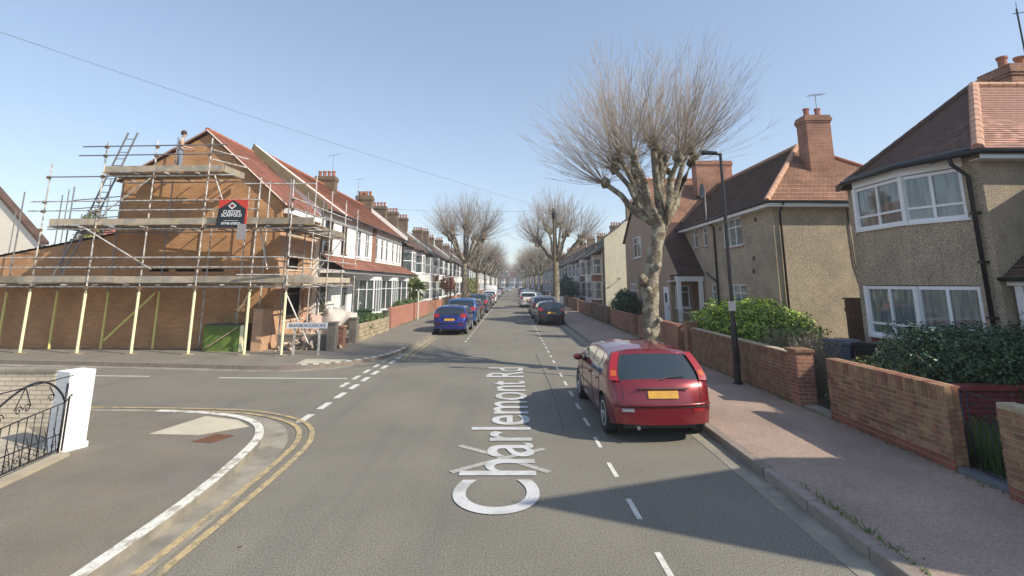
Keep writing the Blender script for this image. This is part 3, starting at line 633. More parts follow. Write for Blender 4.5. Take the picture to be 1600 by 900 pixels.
# cream end gable on the right terrace
ce = thing('cream_end_wall', 'large blank cream rendered side wall of the first right-hand terraced house', 'wall')
MB().prism([(9.15, PZ), (17, PZ), (17, 6.6), (12.6, 9.5), (9.15, 6.9)], 49.75, 50.05, 'y').build('wall', CREAM, ce)
MB().prism([(8.95, 6.75), (12.6, 9.62), (17.1, 6.6), (17.1, 6.75), (12.6, 9.8), (8.95, 6.95)], 49.65, 50.15, 'y').build('verge', SLATE, ce)
chimney(ce, (12.4, 50.6), 1.5, .7, 8.6, 10.6, BRYEL, 4, along='x')
MB().tube([(10.5, 49.7, 2.9), (10.5, 49.3, 3.0)], .03, 6).tube([(10.5, 49.3, 3.0), (10.2, 49.2, 2.95)], .06, 6).build('wall_lamp', BPLAST, ce)
# far end of the street
for k in range(7):
    v = [3, 1, 4, 0, 2, 3, 1][k]
    place(v, (-16+4.75*(k), 268, PZ), R(-90), f'{cn[v]} house across the far street end, {ordw[k]} from left', 'houses closing the far end of the street', (1, 1, 1))

# ------------------------------------------------------------------ RIGHT: bay house (nearest)
BX = 9.6
bh = thing('bay_house', 'nearest pebbledashed house with a two-storey splayed bay and hipped roof darkened on its shaded side', 'house')
W0, W1 = 10.0, 14.1; EZ = 5.12
mb = MB()
wallsheet(mb, (BX, W1, PZ), math.pi, W1-W0, EZ-PZ, [(.3, 3.9, .9, 2.4)] if 0 else [])
mb.quad((BX, W0, PZ), (17, W0, PZ), (17, W0, EZ), (BX, W0, EZ)); mb.quad((BX, W1, PZ), (17, W1, PZ), (17, W1, EZ), (BX, W1, EZ)); mb.quad((17, W0, PZ), (17, W1, PZ), (17, W1, EZ), (17, W0, EZ))
mb.build('wall', PEB, bh)
pl = [(BX, 13.85), (9.05, 13.05), (9.05, 11.45), (BX, 10.42)]
def bayring(z0, z1, nm, m, grow=0):
    c = Vector((BX, 12.1)); P = [tuple(c+(Vector(p)-c)*(1+grow)) for p in pl]; P[0] = (BX, P[0][1]); P[-1] = (BX, P[-1][1]); return MB().prism(P, z0, z1).build(nm, m, bh)
bayring(PZ, 1.22, 'bay_base', mat('dark_red_paint', (.17, .03, .03), .6, .15, 4)); bayring(2.46, 3.84, 'bay_band', PEB); bayring(4.96, 5.2, 'bay_fascia', WHITE, .012)
for z0, hh, lo in ((1.24, 1.2, .25), (3.86, 1.08, .3)):
    for j, (p, q) in enumerate(zip(pl[:-1], pl[1:])):
        L = math.hypot(q[0]-p[0], q[1]-p[1]); ang = math.atan2(-(q[0]-p[0]), q[1]-p[1])
        N = Vector((math.cos(ang), math.sin(ang)))
        window(bh, ((p[0]+q[0])/2, (p[1]+q[1])/2, z0), ang, L-.015, hh, vs=(.5,), hs=(lo,), cur=NET, n0=-.075, fw=.075)
for z0_, z1_ in ((1.24, 2.44), (3.86, 4.95)):
    for (x_, y_) in pl[1:3]: MB().box(x_-.015, x_+.10, y_-.06, y_+.06, z0_, z1_).build('corner_post', WHITE, bh)
EA, EB, EX = 9.72, 14.15, 9.35; AP = (11.75, 12.05, 7.42)
tiles(bh, (EX, EB, EZ-.04), (EX, EA, EZ-.04), AP, AP, TILE2, most=0) if 0 else None
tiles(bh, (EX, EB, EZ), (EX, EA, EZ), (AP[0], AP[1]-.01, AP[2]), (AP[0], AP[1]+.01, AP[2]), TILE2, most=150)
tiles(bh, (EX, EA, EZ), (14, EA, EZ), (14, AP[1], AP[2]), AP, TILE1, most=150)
slope(bh, 'rear_roof_slope', (17, EB, EZ), (EX, EB, EZ), AP, (17, AP[1], AP[2]), TILE_BX, .2)
slope(bh, 'far_near_slope', (14, EA, EZ), (17.3, EA, EZ), (17.3, AP[1], AP[2]), (14, AP[1], AP[2]), TILE_OX, .1).name = 'front_roof_slope'
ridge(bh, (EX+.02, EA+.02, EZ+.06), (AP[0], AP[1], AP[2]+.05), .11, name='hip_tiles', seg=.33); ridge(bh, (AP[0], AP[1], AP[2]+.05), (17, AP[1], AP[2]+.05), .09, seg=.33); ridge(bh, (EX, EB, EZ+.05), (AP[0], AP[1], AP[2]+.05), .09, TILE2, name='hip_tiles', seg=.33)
MB().prism([(EX+.03, EA), (EX+.03, EB), (8.92, 13.15), (8.92, 11.35)], EZ+.085, EZ+.14).build('lead_bay_roof', LEAD, bh)
mb = MB().box(EX+.06, 17, EA+.03, EA+.06, EZ-.14, EZ+.0); mb.box(EX+.03, 17, EA+.06, W0, EZ-.15, EZ-.14); mb.build('white_soffit', WHITE, bh)
pipe(bh, [(EX-.0, 14.12, EZ+.02), (8.88, 13.2, EZ+.03), (8.88, 11.3, EZ+.03), (EX, EA+.0, EZ+.0), (17, EA-.03, EZ)], .06, name='gutter')
pipe(bh, [(9.2, 10.25, EZ), (9.25, 10.25, 4.95), (9.5, 10.2, 4.7), (9.52, 10.2, .2)], .042); mb = MB()
for z in (3.9, 2.9, 1.8): mb.box(9.45, 9.6, 10.14, 10.26, z, z+.05)
tag(mb.build('pipe_bracket', BPLAST, bh), kind='stuff')
chimney(bh, (14.2, 12.9), 2.0, .9, 6.9, 8.25, BRRED, 4, along='x')
# recessed centre with porch and the far-side twin (mostly outside the frame)
slope(bh, 'porch_roof', (9.62, 8.2, 2.6), (9.62, 9.98, 2.6), (11.3, 9.98, 4.05), (11.3, 8.2, 4.05), TILE_BY, .1)
MB().prism([(9.7, 2.6), (11.25, 3.93), (11.25, 2.6)], 9.9, 9.97, 'y').build('porch_cheek', PEB, bh)
MB().box(9.7, 11.2, 8.3, 9.98, 2.46, 2.58).build('porch_soffit', WHITE, bh); MB().box(9.76, 9.9, 9.74, 9.9, PZ, 2.455).build('porch_post', WHITE, bh); MB().box(9.76, 9.9, 8.35, 8.5, PZ, 2.455).build('porch_post', WHITE, bh); pipe(bh, [(9.57, 8.2, 2.58), (9.57, 9.98, 2.58)], .045, name='porch_gutter')
MB().box(10.2, 11.2, 9.93, 9.985, PZ, 2.2).build('front_door', mat('dark_door', (.04, .035, .03), .4), bh)
# twin half of the pair, beside the viewer (casts the big shadow over the road)
tw = thing('neighbouring_house', 'pebbledashed gable house beside the viewer, outside the right edge', 'house')
MB().prism([(1.84, PZ), (4.55, PZ), (4.55, 5.3), (1.84, 8.15)], 9.75, 11.2, 'x').box(11.2, 17, 1.84, 9.0, PZ, 5.2).build('wall', PEB, tw)
MB().prism([(1.84, 8.16), (4.7, 5.2), (4.7, 5.32), (1.84, 8.3)], 9.6, 11.2, 'x').build('roof', TILE_BX, tw); MB().prism([(11, 5.22), (17.3, 5.22), (14.1, 7.0)], 1.6, 9.2, 'y').build('main_roof', TILE_BY, tw)

# ------------------------------------------------------------------ RIGHT: second pebbledashed house, chimney on its hip, catslide porch wing
sh = thing('hipped_house', 'second pebbledashed house with red brick chimney and catslide tiled porch', 'house')
S0, S1, SE = 18.3, 28.4, 5.42
mb = MB()
hs = [(S0, S1)]
wh = [(20.85, 22.75, 3.95, 5.15), (24.65, 25.15, 4.2, 5.15), (25.95, 26.45, 4.2, 5.15), (20.9, 22.7, 1.2, 2.35), (24.0, 24.5, 1.3, 2.35)]
wallsheet(mb, (BX, S1, PZ), math.pi, S1-S0, SE-PZ, [(S1-b, S1-a, c, d) for a, b, c, d in wh])
mb.quad((BX, S0, PZ), (16.2, S0, PZ), (16.2, S0, SE), (BX, S0, SE)); mb.quad((16.2, S0, PZ), (16.2, 38, PZ), (16.2, 38, SE), (16.2, S0, SE))
mb.build('wall', PEB, sh)
for a, b, c, d in wh: window(sh, (BX, (a+b)/2, PZ+c), math.pi, b-a, d-c, vs=(.33, .67) if b-a > 1 else (), hs=(.68,), cur=NET, n0=-.09); MB().box(BX-.06, BX, a-.06, b+.06, PZ+c-.06, PZ+c-.002).build('tile_sill', TILE1, sh)
AX = 12.75; A2 = (AX, 21.6, 8.5)
slope(sh, 'street_roof_slope', (BX-.35, 29.5, SE), (BX-.35, S0-.35, SE), A2, (AX, 29.5, 8.5), TILE_BY, .1)  # brown puts the street side's shade into the tile colour
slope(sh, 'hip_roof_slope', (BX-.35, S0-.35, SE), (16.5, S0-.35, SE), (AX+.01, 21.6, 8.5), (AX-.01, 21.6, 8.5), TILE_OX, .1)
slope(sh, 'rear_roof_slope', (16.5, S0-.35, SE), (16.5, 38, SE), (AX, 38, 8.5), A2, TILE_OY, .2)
ridge(sh, (BX-.35, S0-.35, SE+.05), (AX, 21.6, 8.56), .11, name='hip_tiles', seg=.33); ridge(sh, (16.5, S0-.35, SE+.05), (AX, 21.6, 8.56), .09, POTC, name='hip_tiles', seg=.33); ridge(sh, (AX, 21.6, 8.56), (AX, 34, 8.56), .09, seg=.33)
mb = MB().box(BX-.34, BX-.3, S0-.33, 29, SE-.16, SE-.02).box(BX-.3, 16.4, S0-.33, S0-.3, SE-.16, SE-.02).box(BX-.3, BX, S0-.3, 28.4, SE-.15, SE-.13); mb.box(BX, 16.2, S0-.3, S0, SE-.15, SE-.13); mb.build('white_fascia', WHITE, sh)
pipe(sh, [(BX-.4, 28.4, SE+.0), (BX-.4, S0-.4, SE+.0), (16.5, S0-.4, SE+.0)], .05, name='gutter')
pipe(sh, [(BX+.25, S0-.36, SE-.05), (BX+.25, S0-.06, SE-.35), (BX+.25, S0-.06, .2)], .04); pipe(sh, [(BX-.35, 23.6, SE), (BX-.07, 23.6, SE-.3), (BX-.07, 23.6, .2)], .045)
pipe(sh, [(BX-.05, 24.9, 3.0), (BX-.08, 23.7, 2.6)], .035)
pipe(sh, [(12.35, S0-.03, SE-.2), (12.4, S0-.03, 3.2), (12.9, S0-.03, 1.0)], .02, name='wall_cable'); 
chimney(sh, (12.6, 20.1), 1.0, .7, 6.0, 9.35, BRRED, 2, along='x', corb=.055)
MB().prism([(11.85, 19.5), (13.3, 19.5), (13.3, 19.66), (11.85, 19.66)], 6.3, 6.75).build('lead_flashing', LEAD, sh)
mb = MB()
for y, z in ((20.1, 2.9), (20.0, 3.4), (19.6, 4.9), (23.0, 4.9)): mb.box(BX-.03, BX-.001, y-.06, y+.06, z, z+.16)
tag(mb.build('air_brick', mat('vent_iron', (.08, .05, .04), .8), sh), kind='stuff')
# catslide wing
GX_ = 8.4; mb = MB()
P = lambda *q: [(GX_, a, b) for a, b in q]
mb.quad(*P((27.0, PZ), (37.2, PZ), (37.2, 5.6), (32.2, 9.1), (25.4, 2.95), (27.0, 2.95)))
mb.quad((GX_, 27, PZ), (BX, 27, PZ), (BX, 27, 2.95), (GX_, 27, 2.95)); mb.quad((GX_, 37.2, PZ), (14, 37.2, PZ), (14, 37.2, 5.6), (GX_, 37.2, 5.6)); mb.build('wing_wall', PEBD, sh)
slope(sh, 'catslide_roof', (GX_-.15, 25.25, 2.93), (BX+.02, 25.25, 2.93), (BX+.02, 28.6, 5.95), (GX_-.15, 28.6, 5.95), TILE_BX, .1)  # browner than the slope above: its shade is in the tile colour
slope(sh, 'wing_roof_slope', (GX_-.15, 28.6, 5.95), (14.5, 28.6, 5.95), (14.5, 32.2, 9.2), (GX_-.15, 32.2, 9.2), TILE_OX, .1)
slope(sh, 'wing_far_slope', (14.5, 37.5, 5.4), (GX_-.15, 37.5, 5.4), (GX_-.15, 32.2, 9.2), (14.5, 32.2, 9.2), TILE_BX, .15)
ridge(sh, (GX_-.15, 32.2, 9.24), (14.5, 32.2, 9.24), .1, seg=.33)
window(sh, (GX_, 33.6, 4.2), math.pi, 1.9, 1.35, vs=(.5,), hs=(.68,), n0=-.02, cur=NET); window(sh, (GX_, 35.0, 1.0), math.pi, 1.9, 1.5, vs=(.33, .67), hs=(.68,), n0=-.02); window(sh, (GX_, 32.0, 1.0), math.pi, 1.5, 1.5, vs=(.5,), hs=(.68,), n0=-.02)
dd = MB().box(GX_-.03, GX_+.02, 27.25, 28.2, PZ+.1, PZ+2.2).build('front_door', WHITE, sh); MB().tube([(GX_-.05, 27.4, 1.15), (GX_-.05, 27.4, 1.3)], .02, 6).build('handle', BLACK, dd); MB().box(GX_-.036, GX_-.031, 27.6, 27.95, 1.5, 2.0).build('door_pane', GLASS, dd)
window(sh, (9.0, 27.0, 1.25), R(-90), .75, 1.15, vs=(), hs=(.7,), n0=-.02)
MB().box(8.2, 9.58, 25.4, 25.6, 2.62, 2.86).build('porch_lintel', WHITE, sh)
for x in (8.35, 9.45): MB().box(x-.09, x+.09, 25.42, 25.58, PZ, 2.618).build('porch_post', WHITE, sh)
MB().box(8.2, 9.6, 25.62, 27, 2.60, 2.64).build('porch_ceiling', WHITE, sh)
MB().box(BX-.03, BX-.002, 25.7, 26.98, PZ, 2.6).build('timber_porch_side', TIMBER, sh)
MB().tube([(8.2, 25.3, PZ), (8.2, 25.3, 1.2), (8.9, 24.2, .95), (9.3, 23.6, .9), (9.3, 23.6, PZ)], .02, 6).build('handrail', GALV, sh)
chimney(sh, (12.5, 30.6), 2.2, .8, 7.8, 10.0, BRRED, 0, along='x')
t = thing('satellite_dish', 'grey satellite dish on a pole above the catslide roof', 'satellite dish', (9.35, 23.9, 5.3))
MB().tube([(0, 0, -.3), (0, 0, 1.55)], .025, 6).build('pole', GALV, t)
MB().lathe([(0.01, .06), (.18, .03), (.34, -.04), (.36, -.05), (.34, -.02), (.18, .05), (.01, .08)], (-.12, -.1, 1.6), ax='x', n=16).tube([(-.12, -.1, 1.5), (-.5, -.35, 1.45)], .012, 5).build('dish', mat('grey_dish', (.12, .12, .13), .5), t)
aerial((12.7, 19.9, 9.3), 'spindly aerial standing on the tall red brick chimney', R(20), .95, 1.1)
t = thing('aerial_mast', 'dark aerial mast at the far right corner above the bay house', 'aerial', (14.0, 12.75, 8.0))
MB().tube([(0, 0, .1), (0, 0, 2.0)], .022, 6).build('mast', BLACK, t); MB().tube([(-.12, 0, 1.85), (.6, .1, 2.0)], .014, 5).tube([(0, 0, 2.0), (.02, 0, 2.2)], .01, 4).build('array', BLACK, t)
for i, (x0, x1, z1, m, lab) in enumerate(((9.75, 10.6, 2.05, TIMBER, 'brown timber side gate between the two pebbledashed houses'), (10.62, 12.4, 1.75, TIMBERP, 'pale weathered fence panel beside the brown side gate'))):
    t = thing('fence_panel', lab, 'fence', (x0, 15.0 if i == 0 else 14.9, PZ)); n = int((x1-x0)/.14); proto = None
    for k in range(n):
        if proto is None: proto = o = MB().box(0, .13, 0, .022, 0, z1-PZ).build('board', m, t)
        else: o = proto.copy(); COL.objects.link(o)
        o.location = (k*.14, random.uniform(-.005, .005), 0)
    MB().box(0, x1-x0, .024, .07, .3, .4).build('rail', m, t); MB().box(0, x1-x0, .024, .07, z1-PZ-.35, z1-PZ-.25).build('rail', m, t)
    MB().box(-.03, x1-x0, -.02, .06, z1-PZ+.002, z1-PZ+.04).build('capping', m, t)

# ------------------------------------------------------------------ garden walls
def brick_wall(name, label, loc, L, H, face=-1, soldier=True, most=290, plinth=2, ends=True, thick=.21, group=None, joined=False):
    """runs along +y from loc; visible face towards -x; individual bricks over a mortar core"""
    t = thing(name, label, 'wall', loc, group=group); cw = .075; sh_ = .215 if soldier else 0
    MB().box(.004, thick-.004, .01, L-.01, 0, H-sh_*.05).build('mortar_core', MORTAR, t)
    n = int((H-sh_)/cw); k = 0; pro = {}; rest = MB(); items = []
    for r in range(n):
        off = -.1125 if r % 2 else 0.; y = off
        while y < L:
            a, b = max(y, 0), min(y+.215, L)
            if b-a > .04: items.append((a, b, r*cw, .065, r < plinth))
            y += .225
    if soldier:
        y = 0
        while y+.066 <= L: items.append((y, y+.065, n*cw, .215, False)); y += .075
    ex = []
    if ends:
        for r in range(n): ex.append(r*cw)
    for (a, b, z, h, pz) in items:
        key = (round(b-a, 3), h, pz); m = BRICKL if pz else BRICK; dx = random.uniform(-.004, .003)
        if k < most and not joined:
            if key not in pro:
                o = pro[key] = MB().box(0, .1, .002, b-a-.002, 0, h-.003).build('brick', m, t)
            else: o = pro[key].copy(); COL.objects.link(o)
            o.location = (dx-.002, a, z+.004); k += 1
        else: rest.box(dx-.002, .1, a, b, z+.004, z+h+.004)
    if rest.v: tag(rest.build('brickwork', BRRED if joined else BRICK, t), kind='stuff')
    if ends and not joined:
        e = MB()
        for r in range(n): e.box(.104, thick, .0, .1, r*cw+.004, r*cw+.069); e.box(.02, thick-.005, -.003 if r % 2 else -.005, .05, r*cw+.004, r*cw+.069)
        if soldier: e.box(.104, thick, 0, L, n*cw+.004, n*cw+.219)
        tag(e.build('rear_bricks', BRICK, t), kind='stuff')
    return t
brick_wall('garden_wall', 'patchy red brick garden wall between the iron gate and the hedge gap', (5.72, 6.98, PZ), 2.55, 1.04)
brick_wall('gate_pier', 'red brick wall end at the right edge beyond the iron gate', (5.6, 5.2, PZ), .95, 1.03, soldier=False, most=150)
brick_wall('garden_wall', 'long red brick garden wall behind the red car and street lamp', (5.72, 10.75, PZ), 5.8, 1.0, most=0)
for o in COL.objects:
    if o.type == 'EMPTY' and o.name.startswith('garden_wall'):
        pass
def pier(x, y, h, label, m=BRRED, s=.34, cap=CONC, group=None):
    t = thing('brick_pier', label, 'pier', (x, y, PZ), group=group); MB().box(-s/2, s/2, -s/2, s/2, 0, h).build('shaft', m, t); MB().box(-s/2-.03, s/2+.03, -s/2-.03, s/2+.03, h+.001, h+.06).build('cap', cap, t); return t
pier(5.86, 10.62, 1.02, 'orange brick end pier of the long wall, beside the bushy gap', BRRED, cap=BRICK); pier(5.83, 16.9, 1.1, 'brick pier beyond the tree trunk, at the start of the path', BRRED, cap=BRICK)
def lowwall(x, y0, y1, h, m, label, cap=True, th=.22, group=None, capm=None):
    t = thing('front_wall', label, 'wall', (x, y0, PZ), group=group); MB().box(0, th, 0, y1-y0, 0, h).build('wall', m, t)
    if cap: MB().box(-.025, th+.025, -.0, y1-y0, h+.001, h+.06).build('coping', capm or m, t)
    return t
gw = 'low front walls along the right footway'
rw = [(17.9, 23.5, .92, BRRED), (24.6, 30.0, .85, BRRED), (30.9, 36.5, .95, BRBRN), (37.4, 44, .9, BRRED), (45, 49.4, 1.0, BRBRN)]
for k, (a, b, h, m) in enumerate(rw): lowwall(5.72, a, b, h, m, f"low {'dark brown' if m is BRBRN else 'red'} brick front wall, {ordw[k]} beyond the path pier on the right", group=gw)
for k in range(22): lowwall(5.9, 50.2+4.7*k, 50.2+4.7*k+3.6, [.9, 1., .8][k % 3], [BRRED, BRBRN, WREND, BRRED][k % 4], f"{['red brick', 'brown brick', 'white', 'red brick'][k % 4]} front wall before the {ordw[k]} house past the cream side wall", group=gw)
glw = 'low front walls along the left footway'
PINK = brickmat('pink_painted_brick', (.45, .19, .13), (.40, .16, .11), (.38, .2, .15), var=.12)
lowwall(-6.55, 27.9, 34.2, 1.02, PINK, 'pink-red brick front wall beside the parked blue car', group=glw, th=-.22); lowwall(-6.6, 35.0, 40.2, 1.0, PINK, 'pink-red brick front wall in front of the palm', group=glw, th=-.22)
for k in range(24): lowwall(-6.75, 41.0+4.72*k, 41.0+4.72*k+3.7, [.9, .85, .95][k % 3], [BRRED, PINK, BRBRN][k % 3], f"{['red brick', 'pink brick', 'brown brick'][k % 3]} front wall before the {ordw[k]} left house past the palm", group=glw, th=-.22)
PEBG = mat('grey_pebble_pier', (.19, .175, .15), .95, .2, 3, .015, 60, speck=.4, speck_s=50)
pier(-6.5, 18.75, .95, 'grey pebbled gate pier nearest the street name plate', PEBG, .3, PEBG); pier(-6.5, 21.2, .95, 'grey pebbled gate pier between the rubble and the stone wall', PEBG, .3, PEBG); pier(-6.6, 26.9, .95, 'green-grey gate pier at the far end of the stone wall', mat('green_grey_pier', (.14, .15, .11), .9, .2, 4), .3, PEBG)
t = thing('stone_wall', 'pale crazed stone front wall topped with ivy', 'wall', (-6.55, 21.5, PZ)); mb = MB()
STONE = mat('pale_wall_stone', (.36, .30, .2), .9, .2, 5, .01, 30, objvar=.2); MB().box(.0, .18, 0, 5.2, 0, .68).build('mortar_core', MORTAR, t)
y = 0; k = 0; proto = None
for r in range(4):
    y = 0
    while y < 5.1:
        L = min(random.uniform(.25, .5), 5.18-y); o = MB().box(.165, .2+random.uniform(0, .02), y+.01, y+L-.01, r*.17+.01, r*.17+.16).build('stone', STONE, t); y += L
tag(pier(-6.5, 19.6, .75, 'broken orange brick stump between the two pebbled piers', BRRED, .34, BRICK))
t = thing('low_block_wall', 'low grey block wall behind the street name plate', 'wall', (-8.6, 19.0, PZ)); MB().box(0, 1.9, 0, .15, 0, .5).build('wall', PEBG, t); MB().box(-.02, 1.92, -.02, .17, .501, .55).build('coping', CONC, t)
# rubble heap and sacks
t = thing('rubble_heap', 'heap of broken brick and plaster rubble behind the pebbled piers', 'rubble', (-7.6, 19.9, PZ)); mb = MB()
for k in range(420):
    a = random.uniform(0, 6.28); r = abs(random.gauss(0, .5)); x, y = r*math.cos(a)*1.0, r*math.sin(a)*1.5; z = max(0, .75-r*.6)*random.random()**.4; s = random.uniform(.03, .11)
    M_ = Matrix.Rotation(random.random()*3, 3, (random.random(), random.random(), 1)); mb.box(-s, s, -s*.6, s*.6, -s*.4, s*.4, T=lambda X, Y, Z: tuple(Vector((x, y, z+.04)) + M_ @ Vector((X, Y, Z))))
tag(mb.build('rubble_pieces', mat('rubble', (.48, .33, .24), .9, .35, 3, .004, 30, col2=(.55, .48, .4)), t), kind='stuff')
sackm = [mat('white_sack', (.50, .45, .40), .6, .12, 6, .01, 12), mat('pink_sack', (.45, .32, .27), .6, .15, 6, .01, 12)]
for k, (x, y, z, s, m) in enumerate(((-7.2, 20.6, 1.05, .5, 0), (-6.95, 21.6, .95, .42, 0), (-7.8, 20.3, .9, .4, 1), (-7.4, 22.5, .9, .42, 1), (-6.95, 19.9, .72, .33, 0))):
    mb = MB().lathe([(.5, -1), (1.0, -.6), (1.12, 0), (.85, .55), (.35, .8), (.22, 1.0), (.3, 1.12)], (0, 0, 0), n=14)
    mb.v = [(v[0]*s*(1+.15*math.sin(5*v[1]+k)), v[1]*s*(1+.12*math.sin(4*v[2]+k*2)), v[2]*s*.8+.04*math.sin(6*v[0])) for v in mb.v]
    o = mb.build('rubble_sack', sackm[m], smooth=True); o.location = (x, y, z+PZ*.5); o.rotation_euler = (random.uniform(-.5, .5), random.uniform(-.5, .5), k)
    tag(o, ['big white rubble sack on top of the heap', 'white rubble sack nearest the stone wall', 'pinkish sack behind the big white one', 'pinkish sack furthest back by the bay', 'small white sack beside the pebbled pier'][k], 'sack', 'rubble sacks on the heap')
# street name plate
t = thing('street_name_plate', 'low white street name plate with black letters on two posts', 'sign', (0, 0, 0))
MB().box(-7.66, -6.28, 17.55, 17.58, 1.0, 1.19).build('plate', mat('name_plate_white', (.6, .63, .68), .5, .08, 4), t)
for x in (-7.4, -6.55): MB().box(x-.03, x+.03, 17.585, 17.64, PZ, 1.15).build('post', GALV, t)
text('lettering', 'BRANSBOROUGH AVE', .155, Matrix(((1, 0, 0, -7.58), (0, 0, -1, 17.546), (0, 1, 0, 1.045), (0, 0, 0, 1))), mat('black_lettering', (.02, .02, .025), .5, 0), t, bold=.001, xs=.80)
# ------------------------------------------------------------------ near-left gate, pier, garden
t = thing('white_gate_pier', 'white painted brick gate pier at the near left corner', 'pier', (-6.62, 7.98, .09), R(-22))
MB().box(-.17, .17, -.17, .17, 0, 1.12).build('shaft', brickmat('white_painted_brick', (.80, .80, .79), (.79, .79, .78), (.77, .77, .76), var=.04, bump=.004), t, bevel=.01); MB().box(-.19, .19, -.19, .19, 0, .08).build('plinth', WREND, t)
IR = BLACK
t = thing('iron_gate', 'black wrought iron gate with arched top and scrolls beside white pier', 'gate', (-6.42, 7.62, .1), R(-90-0)); L = 1.5
# local x runs towards the viewer along the boundary
t.rotation_euler.z = R(-81)
def bar(nm, pts, r=.009, n=5): return MB().tube(pts, r, n).build(nm, IR, t, smooth=True)
bar('stile', [(.0, 0, .05), (.0, 0, .98)], .016); bar('stile', [(L, 0, .05), (L, 0, .8)], .016); bar('bottom_rail', [(0, 0, .09), (L, 0, .09)], .012); bar('bottom_rail', [(0, 0, .3), (L, 0, .3)], .009)
bar('middle_rail', [(0, 0, .72), (L/2, 0, .68), (L, 0, .62)], .009)
bar('arch', [(0, 0, .72)] + [(L*(i/16), 0, .72+.38*math.sin(math.pi*min(1, max(0, (i/16)**.8)))) for i in range(1, 16)] + [(L, 0, .66)], .014)
bar('top_rail', [(-.05, .02, 1.08), (L+.4, .02, 1.08)], .008)
for i in range(1, 11): x = i*L/11; bar('bar', [(x, 0, .09), (x, 0, .70-.05*i/11)], .007)
def scroll(cx, cz, r, turns=1.4, s=1, ph=0):
    return [(cx+s*r*(1-k/26)*math.cos(ph+k/24*turns*6.28), 0, cz+r*(1-k/26)*math.sin(ph+k/24*turns*6.28)) for k in range(24)]
for (cx, cz, r, s) in ((.3, .84, .06, 1), (.72, .80, .06, 1), (.86, .80, .06, -1), (1.15, .76, .07, -1)): bar('scroll', scroll(cx, cz, r, s=s), .007, 4)
bar('scroll_stem', [(.8, 0, 1.08), (.66, 0, .82)], .007); bar('scroll_stem', [(.8, 0, 1.08), (.93, 0, .82)], .007); bar('scroll_stem', [(.36, 0, 1.0), (.24, 0, .86)], .007); bar('scroll_stem', [(1.2, 0, .98), (1.2, 0, .80)], .007)
for i in range(9): bar('scroll', scroll(.12+i*.16, .18, .055, s=1 if i % 2 else -1), .006, 4); 
for i in range(9): bar('leaf_bar', [(.05+i*.16, 0, .1), (.1+i*.16, 0, .3), (.17+i*.16, 0, .42)], .006, 4)
MB().tube([(-.07, .0, .05), (-.07, 0, .78), (-.12, .0, .80)], .014, 6).build('hinge_post', IR, t)
o = slab([(-6.5, 7.72), (-6.28, 7.66), (-6.02, 5.9), (-6.3, 5.9)], .09, .135).build('gate_threshold', mat('beige_coping', (.40, .34, .25), .9, .2, 3, .003, 60)); tag(o, 'beige concrete strip beneath the black iron gate', 'kerb strip')
t = thing('pale_boundary_wall', 'cream painted brick boundary wall seen through the iron gate', 'wall', (0, 0, 0)); MB().box(-14, -7.95, 9.15, 9.35, .09, .98).build('wall', brickmat('cream_painted_brick', (.55, .48, .38), (.50, .44, .35), (.38, .33, .26), var=.1, bump=.012), t); MB().box(-14, -7.93, 9.12, 9.38, .981, 1.03).build('coping', CONC, t)
struct(slab([(-14, 4), (-6.4, 4), (-6.72, 7.95), (-8.3, 9.14), (-14, 9.14)], .05, .1), 'garden_paving', mat('pale_paving', (.42, .36, .27), .9, .2, 2, .003, 60))
struct(MB().box(5.95, 30, -5, 17.2, .0, .13).box(6, 16, 17.2, 50, 0, .13), 'garden_soil_right', SOIL)
struct(MB().box(-8.8, -6.8, 22.9, 41, .0, .13), 'front_gardens_left', PAVE_F)

# ------------------------------------------------------------------ right iron gate
t = thing('garden_gate', 'low black iron garden gate with the grass behind it', 'gate', (5.86, 6.94, PZ), R(-92)); IR = BLACK
def bar2(nm, pts, r=.008): return MB().tube(pts, r, 5).build(nm, IR, t, smooth=True)
bar2('stile', [(0.03, 0, .06), (.03, 0, 1.03)], .014); bar2('stile', [(.12, 0, .08), (.12, 0, 1.0)], .012); bar2('stile', [(.76, 0, .06), (.76, 0, .98)], .013); bar2('rail', [(.03, 0, .09), (.76, 0, .09)], .012); bar2('rail', [(.12, 0, .74), (.76, 0, .74)], .009); bar2('rail', [(.03, 0, 1.0), (.76, 0, .98)], .009)
for i in range(1, 7): bar2('bar', [(.12+i*.092, 0, .09), (.12+i*.092, 0, .74)], .006)
for i in range(4):
    bar2('scroll', [(.2+i*.15+.05*(1-k/26)*math.cos(k*.37), 0, .87+.05*(1-k/26)*math.sin(k*.37)) for k in range(24)], .006)
tag(MB().box(5.72, 5.98, 6.18, 6.96, PZ, PZ+.06).build('gate_step', mat('blue_grey_step', (.14, .15, .17), .8, .2, 5, .002, 60)), 'blue-grey concrete step under the right-hand iron gate', 'step')
tag(MB().box(5.72, 5.98, 9.56, 10.42, PZ, PZ+.04).build('path_step', CONC), 'narrow concrete threshold in the gap between the two brick walls', 'step')
RW = mat('dark_red_paint', (.17, .03, .03), .6, .15, 4)
t = thing('red_inner_wall', 'dark red painted low wall inside the gate, below the hedge', 'wall', (0, 0, 0)); MB().box(5.95, 9.0, 7.55, 7.7, PZ, 1.0).build('wall', brickmat('red_painted_brick', (.17, .035, .035), (.15, .03, .03), (.08, .02, .02), var=.15), t); MB().box(5.95, 9.02, 7.5, 7.75, 1.001, 1.06).build('coping', RW, t)

